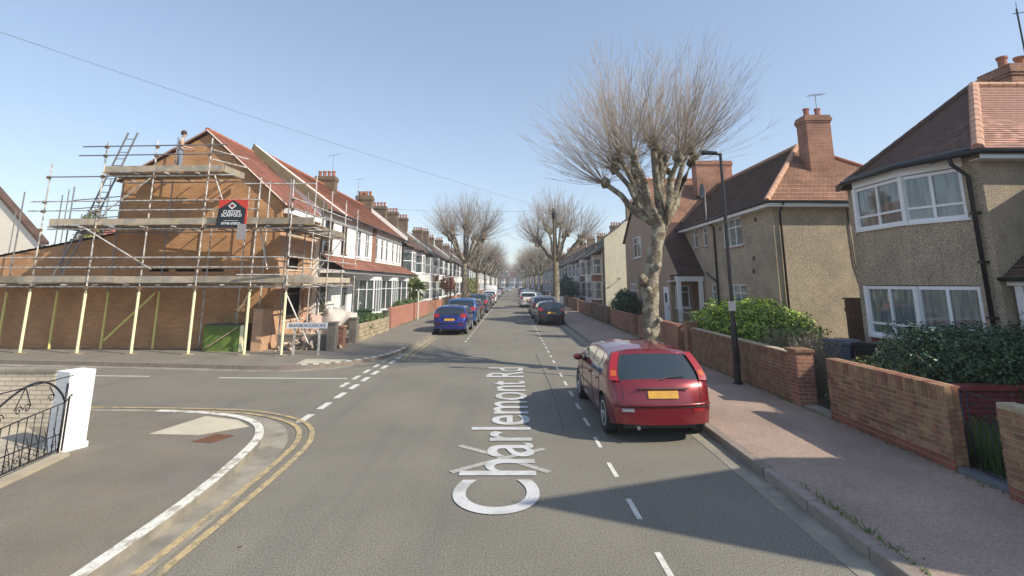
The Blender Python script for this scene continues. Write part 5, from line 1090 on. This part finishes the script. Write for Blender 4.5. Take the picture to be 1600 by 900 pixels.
def generic(label, x, y, H, Wd, sd, grp='leafless street trees further along the road'):
    random.seed(sd); h0 = H*.42; ks = [(Wd*.42*math.cos(a)*random.uniform(.6, 1), Wd*.42*math.sin(a)*random.uniform(.6, 1), H*random.uniform(.55, .68)) for a in [i*6.28/9+random.random()*.4 for i in range(9)]] + [(0, 0, H*.72), (.5, -.4, H*.7)]
    t = pollard('plane_tree', label, (0, 0, 0), [(0, 0, -.1), (.05, 0, h0*.4), (0, .05, h0*.8), (.08, 0, h0)], ks, (0, 0, H*.4), 60, H*.22, H*.40, r0=.017, twigs=4, rt=.29*H/11, twm=TWIGF, group=grp, kr=.25)
    t.location = (x, y, PZ); return t
gA = generic('leafless pollarded tree on the left kerb behind the lamp post', -4.9, 52, 11.2, 6.2, 3)
gB = generic('leafless pollarded tree on the right beside the wooden pole', 4.35, 50, 11.4, 7.0, 11)
for k, (x, y, src, s, lab) in enumerate([(-4.9, 72, 1, .85, 'leafless tree on the left kerb, second after the lamp post'), (-4.8, 92, 0, .9, 'leafless tree on the left kerb, third after the lamp post'), (-4.9, 118, 1, .95, 'leafless tree on the left kerb, fourth after the lamp post'), (-4.9, 150, 0, .9, 'leafless tree on the left kerb, fifth after the lamp post'), (-4.9, 190, 1, .95, 'leafless tree on the left kerb, sixth after the lamp post'),
        (4.4, 78, 0, .8, 'leafless tree on the right kerb, second past the wooden pole'), (4.5, 97, 1, .85, 'leafless tree on the right kerb, third past the wooden pole'), (4.5, 125, 0, .9, 'leafless tree on the right kerb, fourth past the wooden pole'), (4.4, 160, 1, .95, 'leafless tree on the right kerb, fifth past the wooden pole'), (4.4, 205, 0, .95, 'leafless tree on the right kerb, sixth past the wooden pole'),
        (-9, 262, 1, 1.1, 'leafless tree at the street end, left one'), (1, 300, 0, 1.2, 'leafless tree behind the houses at the street end'), (9, 262, 0, 1.1, 'leafless tree at the street end, right one')]):
    dup((gA, gB)[src], (x, y, PZ), k*1.1+.6, lab, 'leafless street trees further along the road', (s, s, s))
random.seed(99)
# bare twig tips of a tree beyond the left edge
t = thing('bare_branch', 'bare twigs of a tree reaching in at the top left edge', 'tree', (0, 0, 0)); L = []
MB().tube([(-16.6, 12, PZ), (-16.4, 12, 4), (-16.0, 12, 7.4)], [.2, .15, .06], 8).build('trunk', BARK, t)
for k in range(26):
    p0 = np.array([-16.0, 12, random.uniform(6.4, 7.4)]); d = np.array([1, random.gauss(0, .3), random.gauss(.35, .25)]); L.append((np.array([p0, p0+d*.9+[0, 0, .1], p0+d*random.uniform(1.6, 2.4)]), [.02, .01, .003]))
tubes_np('crown', TWIG, L, t, 3)
# ------------------------------------------------------------------ lamp posts, poles, wires
def lamp(label, x, y, H, arm, plate=False):
    t = thing('street_lamp', label, 'street lamp', (x, y, PZ), group='black street lamps'); H -= PZ
    MB().lathe([(.11, 0), (.11, .04), (.075, .06), (.075, 1.35), (.05, 1.45), (.045, H*.6), (.036, H)], (0, 0, 0), n=12).build('column', BLACK, t, smooth=False)
    MB().tube([(0, 0, H-.03), (arm, 0, H)], .03, 8).build('arm', BLACK, t); a, b = sorted((arm*.35, arm*1.5)); MB().prism([(a, H-.02), (b, H-.02), (b, H+.03), (a, H+.06)], -.1, .1, 'y').build('lantern', BLACK, t, bevel=.01)
    MB().box(-.06, .06, -.093, -.086, .45, .85).build('access_door', BLACK, t)
    if plate: MB().box(-.12, .06, -.085, -.065, 1.72, 1.95).build('notice', mat('cream_notice', (.6, .58, .52), .6), t)
    return t
lamp('tall black street lamp against the brick wall behind the red car', 5.45, 12.7, 5.85, -.32, True); lamp('black street lamp on the left footway before the leafless tree', -5.55, 46, 6.9, .5)
lamp('distant black street lamp on the left footway', -5.5, 82, 7, .5); lamp('distant black street lamp on the right footway', 5.3, 88, 7, -.5)
t = thing('telegraph_pole', 'dark wooden telegraph pole beside the right-hand leafless tree', 'pole', (3.78, 45, PZ)); MB().tube([(0, 0, 0), (0, 0, 9.1)], [.16, .11], 10).build('shaft', POLEW, t)
MB().lathe([(.2, 0), (.22, .1), (.2, .5), (.12, .6)], (.02, -.05, 8.2), n=10).build('junction_box', BPLAST, t)
for z in (8.9, 8.6): MB().box(-.35, .35, -.04, .04, z-.05, z).build('crossarm', POLEW, t)
def wire(p, q, sag, label, r=.011):
    P_ = [tuple(Vector(p).lerp(Vector(q), k/24)-Vector((0, 0, sag*4*(k/24)*(1-k/24)))) for k in range(25)]; o = MB().tube(P_, r, 4).build('telephone_wire', GALVD); tag(o, label, 'wire', 'telephone wires'); return o
top = (3.78, 45, 9.1)
wire(top, (-15.9, 13.2, 10.0), .25, 'telephone wire crossing the sky from the wooden pole to the top left corner', .008)
wire(top, (-12.1, 40, 8.6), .3, 'short telephone wire from the wooden pole to the left roofs', .012); wire(top, (-8.7, 60, 6.2), .3, 'telephone wire from the wooden pole to a left house front further on', .012); wire(top, (9.3, 62, 6.2), .2, 'telephone wire from the wooden pole to a right house front', .012); wire(top, (9.3, 52.5, 6.4), .1, 'telephone wire from the pole to the cream-walled house', .012)
t = thing('footway_post', 'pale thin post on the left footway beside the pink wall', 'post', (-6.35, 34.6, PZ)); MB().tube([(0, 0, 0), (0, 0, 1.9)], .06, 8).build('shaft', mat('pale_post', (.6, .56, .46), .7), t); MB().lathe([(.07, 0), (.07, .04), (.02, .08)], (0, 0, 1.9), n=8).build('cap', BPLAST, t)

# ------------------------------------------------------------------ CARS
CG = mat('car_glass', (.012, .02, .022), .04, 0, spec=1.0, coat=1.0); TYRE = mat('tyre_rubber', (.02, .02, .02), .85, .1, 20); ALLOY = mat('alloy_wheel', (.62, .62, .63), .35, .05, 8, metal=.3)
TAIL = mat('tail_lens', (.30, .008, .012), .25, .05, 20, coat=1.); AMB = mat('amber_lens', (.45, .09, .02), .3); LENS = mat('clear_lens', (.6, .62, .65), .1, metal=.6, coat=1); PLATE = mat('yellow_plate', (.55, .29, .035), .5, .15, 6); PLATEW = mat('white_plate', (.7, .7, .68), .5); TRIM = mat('dark_trim', (.02, .02, .022), .5, .05)
def paint(nm, c, metal=.35): return mat(nm, c, .28, 0, metal=metal, coat=1., spec=.6)
STY = {
 'hatch': dict(L=4.17, w=.84, belt=(.90, .92), prof=[(0, .50), (.0, .60), (.02, .66), (.07, .80), (.12, .89), (.17, .94), (.58, 1.33), (.72, 1.375), (1.1, 1.41), (1.6, 1.42), (2.1, 1.395), (2.38, 1.345), (3.22, .97), (3.5, .93), (3.85, .80), (4.05, .68), (4.15, .55), (4.17, .42)],
              rw=(.19, .56), ws=(2.42, 3.16), sw=[(.78, 1.02), (1.06, 1.66), (1.74, 2.62)], wheels=(.76, 3.37), R=.31),
 'suv': dict(L=4.45, w=.92, belt=(1.05, 1.08), prof=[(0, .55), (.0, .78), (.05, .95), (.12, 1.08), (.45, 1.52), (.7, 1.60), (1.3, 1.64), (2.0, 1.63), (2.4, 1.58), (2.6, 1.52), (3.35, 1.12), (3.7, 1.05), (4.1, .95), (4.33, .8), (4.43, .6), (4.45, .45)],
              rw=(.14, .43), ws=(2.65, 3.3), sw=[(.62, .98), (1.02, 1.72), (1.80, 2.75)], wheels=(.8, 3.6), R=.35),
 'van': dict(L=5.0, w=.97, belt=(1.2, 1.2), prof=[(0, .5), (.0, 1.0), (.02, 1.6), (.08, 2.1), (.3, 2.22), (1.5, 2.25), (3.2, 2.22), (3.55, 2.12), (4.2, 1.35), (4.5, 1.2), (4.85, 1.0), (4.97, .75), (5.0, .5)],
              rw=None, ws=(3.6, 4.15), sw=[(3.0, 3.75)], wheels=(.9, 3.95), R=.34)}
def make_car(sty, pmat, label, cat='car', group='cars parked along the street', bump=None):
    S = STY[sty]; Lc, w = S['L'], S['w']; px = [p[0] for p in S['prof']]; pz = [p[1] for p in S['prof']]
    t = thing('parked_car' if sty != 'van' else 'parked_van', label, cat, group=group); R_ = S['R']; AR = R_+.055
    st = {0.}
    for p in S['prof']: st.add(p[0])
    for a in [x for p in S['sw'] for x in p] + list(S['rw'] or ()) + list(S['ws']): st.add(a)
    for y in np.arange(.1, Lc, .11): st.add(float(y))
    for wy in S['wheels']:
        for a in np.linspace(-1, 1, 15): st.add(wy+AR*math.sin(a*math.pi/2))
    st = sorted(st); out = [st[0]]
    for a in st[1:]:
        if a-out[-1] > .012: out.append(a)
    st = out
    top = lambda y: float(np.interp(y, px[1:], pz[1:]))
    def bot(y):
        b = .24+.06*max(0, 1-y/.3)+.04*max(0, (y-Lc+.4)/.4)
        for wy in S['wheels']:
            if abs(y-wy) < AR: b = max(b, R_+math.sqrt(max(AR**2-(y-wy)**2, 0)))
        return b
    def plan(y): 
        f = 1.
        if y < .55: f -= .075*(1-y/.55)**2
        if y > Lc-1.0: f -= .16*((y-Lc+1.0)/1.0)**2.4
        return f
    belt = lambda y: S['belt'][1]+(S['belt'][0]-S['belt'][1])*0+(.0 if y > 2 else .03*(1-y/2)) if sty != 'van' else S['belt'][0]
    ztop_max = max(pz)
    def X(y, z):
        b = belt(y); f = plan(y)
        if z > b: u = (z-b)/(ztop_max-b); v = 1-.05*u-(.22 if sty == 'hatch' else .17 if sty == 'suv' else .08)*u**1.5
        else:
            u = (b-z)/(b-.22); v = 1-.035*(2*u-.7)**2*(1 if u > .35 else .15) if u > .35 else 1-.004
            v = min(v, 1)
            if z > b-.08: v -= .012*(z-b+.08)/.08
        return w*f*v
    def yoff(y, f):   # plan curvature of nose and tail
        f = abs(f); return .13*f**3*max(0, 1-y/.7)**1.2 - .30*f**2.6*max(0, (y-Lc+1.1)/1.1)**1.5
    NT = 14; NL, NU = 7, 4; rings = []
    for y in st:
        tz = top(y); ED = .045+(.03*min(1, max(0, (y-.3)/.5))*min(1, max(0, (Lc-.6-y)/.5)) if sty != 'van' else 0); ze = tz-ED; b = min(belt(y), ze); lo = bot(y); lo = min(lo, b-.02)
        zs = list(np.linspace(lo, b-.04 if b < ze else b, NL)); 
        if b < ze-.14: zs += [b, b+.012, ze-.055, ze]
        else: zs += list(np.linspace(b, ze, 5))[1:]
        row = []
        for z in zs: row.append((X(y, z), y+yoff(y, 1), z))
        xe = row[-1][0]; tops = []
        for k in range(1, NT):
            f = 1-2*k/NT; tops.append((xe*f, y+yoff(y, f), tz-ED*abs(f)**3))
        rings.append(row + tops + [(-a, b_, c) for a, b_, c in row[::-1]])
    n = len(rings[0]); nr = NL+4; V_ = [p for r in rings for p in r]; body = MB(); glass = {k: [] for k in ('rear', 'windscreen', 'side')}; bf = []
    def inr(a, b, r): return r and a >= r[0]-.002 and b <= r[1]+.002
    for i in range(len(st)-1):
        for j in range(n-1):
            q = (i*n+j, i*n+j+1, (i+1)*n+j+1, (i+1)*n+j); a, b = st[i], st[i+1]; jj = j if j < n/2 else n-2-j; g = None
            if jj == NL+1 and top(a)-.045-belt(a) > .14 and top(b)-.045-belt(b) > .14 and any(inr(a, b, s) for s in S['sw']): g = 'side'
            if nr <= j < n-nr-1 and inr(a, b, S['rw']) and nr+0 <= j < n-nr-1: g = 'rear'
            if nr <= j < n-nr-1 and inr(a, b, S['ws']): g = 'windscreen'
            (glass[g] if g else bf).append(q)
    # end caps
    base = len(V_)
    def cap(ri, rev):
        r = rings[ri]; m = nr-1; ids = []
        for q in range(m+1):
            a = ri*n+q; b = ri*n+n-1-q; row = [a]
            for k in range(1, NT):
                f = 1-2*k/NT; x = r[q][0]*f; V_.append((x, st[ri]+yoff(st[ri], f), r[q][2])); row.append(len(V_)-1)
            row.append(b); ids.append(row)
        for q in range(m):
            for k in range(NT): bf.append((ids[q][k], ids[q][k+1], ids[q+1][k+1], ids[q+1][k]))
        topidx = [ri*n+nr-1]+[ri*n+nr+k for k in range(NT-1)]+[ri*n+n-nr]
        for k in range(NT): bf.append((ids[m][k], ids[m][k+1], topidx[k+1], topidx[k]))
    cap(0, 0); cap(len(st)-1, 1)
    def sub(name, faces, m, smooth=True):
        mb = MB(); mp = {}
        for f in faces:
            g = []
            for v in f:
                if v not in mp: mp[v] = len(mb.v); mb.v.append(V_[v])
                g.append(mp[v])
            if len(set(mb.v[k] for k in g)) >= 3: mb.f.append(tuple(g))
        o = mb.build(name, m, t, smooth=smooth)
        import bmesh
        bm = bmesh.new(); bm.from_mesh(o.data); bmesh.ops.remove_doubles(bm, verts=bm.verts, dist=.0005); bmesh.ops.recalc_face_normals(bm, faces=bm.faces); bm.to_mesh(o.data); bm.free(); o.data.polygons.foreach_set('use_smooth', [smooth]*len(o.data.polygons)); return o
    bo = sub('body', bf, pmat)
    if glass['rear']: sub('rear_window', glass['rear'], CG)
    sub('windscreen', glass['windscreen'], CG)
    for s in (1, -1):
        fs = [f for f in glass['side'] if V_[f[0]][0]*s > 0]
        for (a, b) in S['sw']: sub('side_window', [f for f in fs if a-.01 <= min(V_[v][1]-yoff(V_[v][1], 1) for v in f) and max(V_[v][1] for v in f) <= b+.08], CG)
        # shut lines, sill, handles, mirrors
        for yy in ([S['sw'][1][0]-.04, S['sw'][1][1]+.04, S['sw'][2][1]+.12] if len(S['sw']) > 1 else [3.0, 3.85]):
            zz = np.linspace(max(bot(yy)+.02, .3), belt(yy)-.02, 8); MB().tube([((X(yy, z)+.001)*s, yy+yoff(yy, 1), z) for z in zz], .005, 4).build('shut_line', TRIM, t)
        ys = np.linspace(S['wheels'][0]+AR+.03, S['wheels'][1]-AR-.03, 12); MB().tube([((X(y, .55)+.003)*s, y, .55) for y in ys], .014, 4).build('rubbing_strip', TRIM, t)
        for (a, b) in S['sw'][-2:]: hy = a+.12; MB().tube([((X(hy, .84)+.012)*s, hy, belt(hy)-.12), ((X(hy, .84)+.02)*s, hy+.09, belt(hy)-.12), ((X(hy, .84)+.008)*s, hy+.18, belt(hy)-.12)], .014, 6).build('door_handle', pmat, t)
        my = S['sw'][-1][1]+.02; mm = MB().lathe([(.03, -.05), (.085, -.03), (.09, .02), (.06, .06), (.02, .08)], (0, 0, 0), n=10); mm.v = [((X(my, belt(my))+.12+x*1.1)*s, my+z*1.0, belt(my)+.06+y*.75) for x, y, z in mm.v]
        o = mm.build('wing_mirror', pmat, t, smooth=True); MB().tube([((X(my, belt(my))-.03)*s, my, belt(my)+.0), ((X(my, belt(my))+.1)*s, my, belt(my)+.05)], .02, 5).build('mirror_arm', TRIM, o)
        # belt trim under glass
        ya, yb = S['sw'][0][0], S['sw'][-1][1]; MB().tube([((X(y, belt(y)+.005)+.002)*s, y+yoff(y, 1), belt(y)+.004) for y in np.linspace(ya, yb, 14)], .008, 4).build('waist_seal', TRIM, t)
    if sty == 'hatch': MB().tube([(x*w*.98*plan(.02), .0+yoff(0, x)-.012, .60) for x in np.linspace(-1, 1, 15)], .022, 6).build('bumper_lip', pmat, t, smooth=True); MB().tube([(x, -.012+.055+yoff(.06, x/w), .835) for x in np.linspace(-.42, .42, 5)], .014, 5).build('tailgate_grip', TRIM, t)
    for z_ in ((.56,) if sty == 'hatch' else ()): MB().tube([(x*w*.95, yoff(0, x)-.006, z_) for x in np.linspace(-.98, .98, 13)], .005, 4).build('shut_line', TRIM, t)
    if S['rw']:
        for s in (1, -1): MB().tube([(s*X(y_, top(y_))*.80, y_+yoff(y_, .8)-.004, top(y_)-.022) for y_ in np.linspace(.03, S['rw'][1], 8)], .004, 4).build('shut_line', TRIM, t)
    # underbody and wheel wells
    MB().box(-w*.72, w*.72, .25, Lc-.35, .19, .62).build('underbody', TRIM, t)
    for wy in S['wheels']:
        for s in (1, -1):
            MB().prism([(wy+AR*1.02*math.cos(a), R_+AR*1.02*math.sin(a)) for a in np.linspace(-.35, math.pi+.35, 14)], *sorted((s*w*.66, s*w*.95)), 'x').build('wheel_arch', TRIM, t) if 0 else None
            cx = s*(w-.11); wh = thing('wheel', None, None, (cx, wy, R_)); wh.parent = t
            for k_ in ('label', 'category'):
                if k_ in wh: del wh[k_]
            MB().lathe([(R_*.62, -.09), (R_*.93, -.1), (R_, -.07), (R_, .07), (R_*.93, .1), (R_*.62, .09)], (0, 0, 0), ax='x', n=28).build('tyre', TYRE, wh, smooth=False)
            rm = MB().lathe([(R_*.63, -.0), (R_*.66, .0), (R_*.66, .097), (R_*.60, .1), (R_*.57, .05)], (0, 0, 0), ax='x', n=24); rm.v = [(v[0]*s, v[1], v[2]) for v in rm.v]
            for q in range(7):
                a = q*2*math.pi/7; ca, sa = math.cos(a), math.sin(a)
                rm.box(0, 1, 0, 1, 0, 1, T=lambda x, y, z: ((.045+x*.045)*s, (.04+y*(R_*.56))*ca-(z-.5)*(.065-.02*y)*sa, (.04+y*(R_*.56))*sa+(z-.5)*(.065-.02*y)*ca))
            rm.lathe([(.05, .04*1), (.05, .1), (.02, .105)], (0, 0, 0), ax='x', n=10); 
            if s < 0: rm.v = rm.v[:-30]+[(-v[0], v[1], v[2]) for v in rm.v[-30:]]
            rm.build('rim', ALLOY, wh)
            MB().lathe([(R_*.6, .03*s), (R_*.6, .035*s)], (0, 0, 0), ax='x', n=20).build('brake_shadow', TRIM, wh)
    # lamps, plates, bumper strip
    def surf_patch(nm, f0, f1, z0, z1, m, rear=True, dz=.006, nx=6, nz=6, w0=None):
        """patch lying on the tail (or nose) skin: f across (-1..1), z between"""
        mb = MB(); ids = {}
        pr_ = [(a, b) for a, b in S['prof'] if (a < 1.2 if rear else a > Lc-1.4)]
        zz = [p[1] for p in pr_]; yy = [p[0] for p in pr_]
        if not rear: zz, yy = zz[::-1], yy[::-1]
        for a in range(nz+1):
            z = z0+(z1-z0)*a/nz; y = float(np.interp(z, zz, yy)); xe = X(max(y, .0), z)
            for b in range(nx+1):
                f = f0+(f1-f0)*b/nx
                if w0: f = f0+(f1-f0)*b/nx if b else f0
                mb.v.append((xe*f, y+yoff(y, f)+(-dz if rear else dz), z+dz*.4))
        for a in range(nz):
            for b in range(nx): i = a*(nx+1)+b; mb.f.append((i, i+1, i+nx+2, i+nx+1))
        return mb.build(nm, m, t, smooth=True)
    if sty == 'hatch' and bump == 'tall':
        for s in (1, -1): o = surf_patch('taillight', s*.83, s*1.0, .93, 1.33, TAIL, nx=4, dz=.012); o2 = surf_patch('amber_section', s*.86, s*.97, .99, 1.07, AMB, nx=3, dz=.016, nz=3); o2.parent = o
        for s in (1, -1):   # wrap of the tall lamp on to the pillar side
            mb = MB(); P_ = [(.16, .93), (.30, .94), (.52, 1.15), (.66, 1.30), (.56, 1.30)]
            mb.quad(*[((X(y, z)+.006)*s, y+yoff(y, 1), z) for y, z in P_]); mb.build('taillight_side', TAIL, t, fix=False)
    else:
        for s in (1, -1): surf_patch('taillight', s*.66, s*1.0, .84 if sty != 'van' else .9, 1.02 if sty == 'hatch' else 1.12, TAIL, nx=5, dz=.012, nz=4)
    bz = .60 if sty == 'hatch' else .7
    surf_patch('bumper_strip', -.97, .97, bz-.0, bz+.02, TRIM, dz=.012, nx=14, nz=2)
    hi = surf_patch('number_plate', -.31, .31, bz+.085, bz+.195, PLATE, dz=.02, nx=4, nz=2) if sty != 'hatch' or 1 else None
    if sty != 'hatch': surf_patch('lower_valance', -.6, .6, .50 if sty == 'hatch' else .56, .54 if sty == 'hatch' else .6, TRIM, dz=.006, nx=8, nz=2)
    for s in (1, -1): surf_patch('fog_lamp', s*.62, s*.86, bz-.115 if sty == 'hatch' else bz-.13, bz-.065, LENS if s < 0 and bump == 'tall' else TAIL, dz=.01, nx=3, nz=2)
    for s in (1, -1): surf_patch('headlight', s*.55, s*.93, .60 if sty == 'hatch' else .72, .76 if sty == 'hatch' else .9, LENS, rear=False, dz=.012)
    surf_patch('grille', -.4, .4, .48 if sty == 'hatch' else .6, .62 if sty == 'hatch' else .8, TRIM, rear=False, dz=.01); surf_patch('front_plate', -.28, .28, .44, .55, PLATEW, rear=False, dz=.03)
    if S['rw']:
        yw = S['rw'][0]; z = top(yw); MB().tube([(.0, yw-.03, z-.01), (.12, yw-.0, z+.02), (.42, yw+.02, z+.05)], .009, 5).build('rear_wiper', TRIM, t)
        yt = S['rw'][1]+.03; MB().tube([(x*w*.7, yt+.02+yoff(yt, x*.8), top(yt)-.01-.03*abs(x)**3) for x in np.linspace(-1, 1, 9)], [.012]+[.022]*7+[.012], 6).build('roof_spoiler', pmat, t, smooth=True)
        MB().box(-.09, .09, yt+.035, yt+.045, top(yt)-.028, top(yt)-.012).build('high_brake_light', TAIL, t)
    MB().tube([(0, .75, ztop_max-.05), (0, .55, ztop_max+.1)], .006, 4).build('aerial', TRIM, t)
    MB().tube([(-.42, .12, .27), (-.42, -.03+.04, .25)], .028, 8).build('exhaust', GALVD, t)
    return t
def put(o, x, y, rz, lab=None):
    o.location = (x, y, .004); o.rotation_euler.z = rz
    if lab: o['label'] = lab
    return o
red = make_car('hatch', paint('metallic_red_paint', (.20, .010, .018)), 'metallic red hatchback parked nearest on the right kerb', bump='tall', group=None)
put(red, 2.42, 8.42, R(1.8))
blue = make_car('hatch', paint('deep_blue_paint', (.014, .024, .19)), 'deep blue hatchback parked nearest on the left kerb'); put(blue, -3.08, 25.3, R(-1))
suv = make_car('suv', paint('bright_blue_paint', (.02, .09, .28)), 'bright blue tall car parked in front of the deep blue hatchback'); put(suv, -3.05, 30.6, R(0))
def recol(src, pm, x, y, rz, lab):
    c = copy_tree(src); c['label'] = lab; c['group'] = 'cars parked along the street'
    for ch in c.children:
        for s_ in ch.material_slots:
            if s_.material and s_.material.name.endswith('_paint'):
                s_.link = 'OBJECT'; s_.material = pm
    put(c, x, y, rz); return c
PB = paint('black_paint', (.012, .014, .022)); PS = paint('silver_paint', (.45, .45, .46), .7); PW = paint('white_car_paint', (.75, .75, .75), 0); PG = paint('slate_grey_paint', (.07, .09, .13)); PR = paint('dark_maroon_paint', (.12, .03, .025)); PLB = paint('pale_blue_paint', (.25, .32, .42), .5); PBR = paint('bronze_paint', (.2, .12, .07))
P_ = math.pi
lst = [(blue, PB, 2.42, 31.2, R(1), 'black hatchback parked on the right kerb beyond the red one'), (suv, PS, 2.35, 36.4, 0, 'silver estate-like car just beyond the black hatchback'), (blue, PBR, 2.3, 42.2, 0, 'bronze hatchback beyond the silver car on the right'), (suv, PW, 1.75, 54, 0, 'white tall car on the right, past the bronze hatchback'),
 (blue, PW, 2.9, 66, P_, 'white hatchback facing the viewer further along the right kerb'), (suv, PLB, 2.4, 71.5, 0, 'pale blue tall car before the distant right-hand trees'), (blue, PS, 2.4, 82, 0, 'silver hatchback far along the right kerb'), (blue, PG, 2.4, 95, 0, 'grey hatchback far along the right kerb'), (suv, PB, 2.4, 112, 0, 'black tall car far along the right kerb'), (blue, PW, 2.4, 132, 0, 'white hatchback near the far end on the right'),
 (blue, PR, -3.0, 36.4, 0, 'dark maroon hatchback beyond the bright blue car'), (suv, PG, -2.95, 43.5, 0, 'slate-blue tall car on the left, fourth in line'), (blue, PB, -2.95, 50.5, 0, 'black hatchback beyond the slate-blue car on the left'), (blue, PS, -2.9, 58, 0, 'silver hatchback on the left just past the black one'), (suv, PW, -2.9, 65, 0, 'white tall car on the left ahead of the white van'), (blue, PLB, -2.9, 88, 0, 'pale blue hatchback beyond the white van'), (blue, PW, -2.9, 97, 0, 'white hatchback well beyond the white van'), (suv, PG, -2.9, 115, 0, 'dark grey tall car near the far end on the left'), (blue, PS, -2.9, 140, 0, 'silver hatchback near the far end on the left'), (blue, PW, -1.0, 165, P_, 'white car driving towards the viewer far down the road')]
for src, pm, x, y, rz, lab in lst:
    if rz: y += 0
    recol(src, pm, x, y, rz, lab)
van = make_car('van', paint('white_van_paint', (.75, .75, .74), 0), 'white van parked on the left beyond the line of cars', 'van'); put(van, -3.1, 74, 0)

# ------------------------------------------------------------------ air
hz = MB().box(-460, 460, -70, 710, -1.1, 15.5).build('haze', bpy.data.materials.new('haze_air')); tag(hz, 'thin pale haze in the air over the street', kind='stuff')
m = hz.data.materials[0]; m.use_nodes = True; n_ = m.node_tree.nodes; n_.remove(n_['Principled BSDF']); v_ = n_.new('ShaderNodeVolumePrincipled'); v_.inputs['Color'].default_value = (.86, .9, .97, 1); v_.inputs['Density'].default_value = .0011; v_.inputs['Anisotropy'].default_value = .2
m.node_tree.links.new(v_.outputs[0], n_['Material Output'].inputs['Volume'])
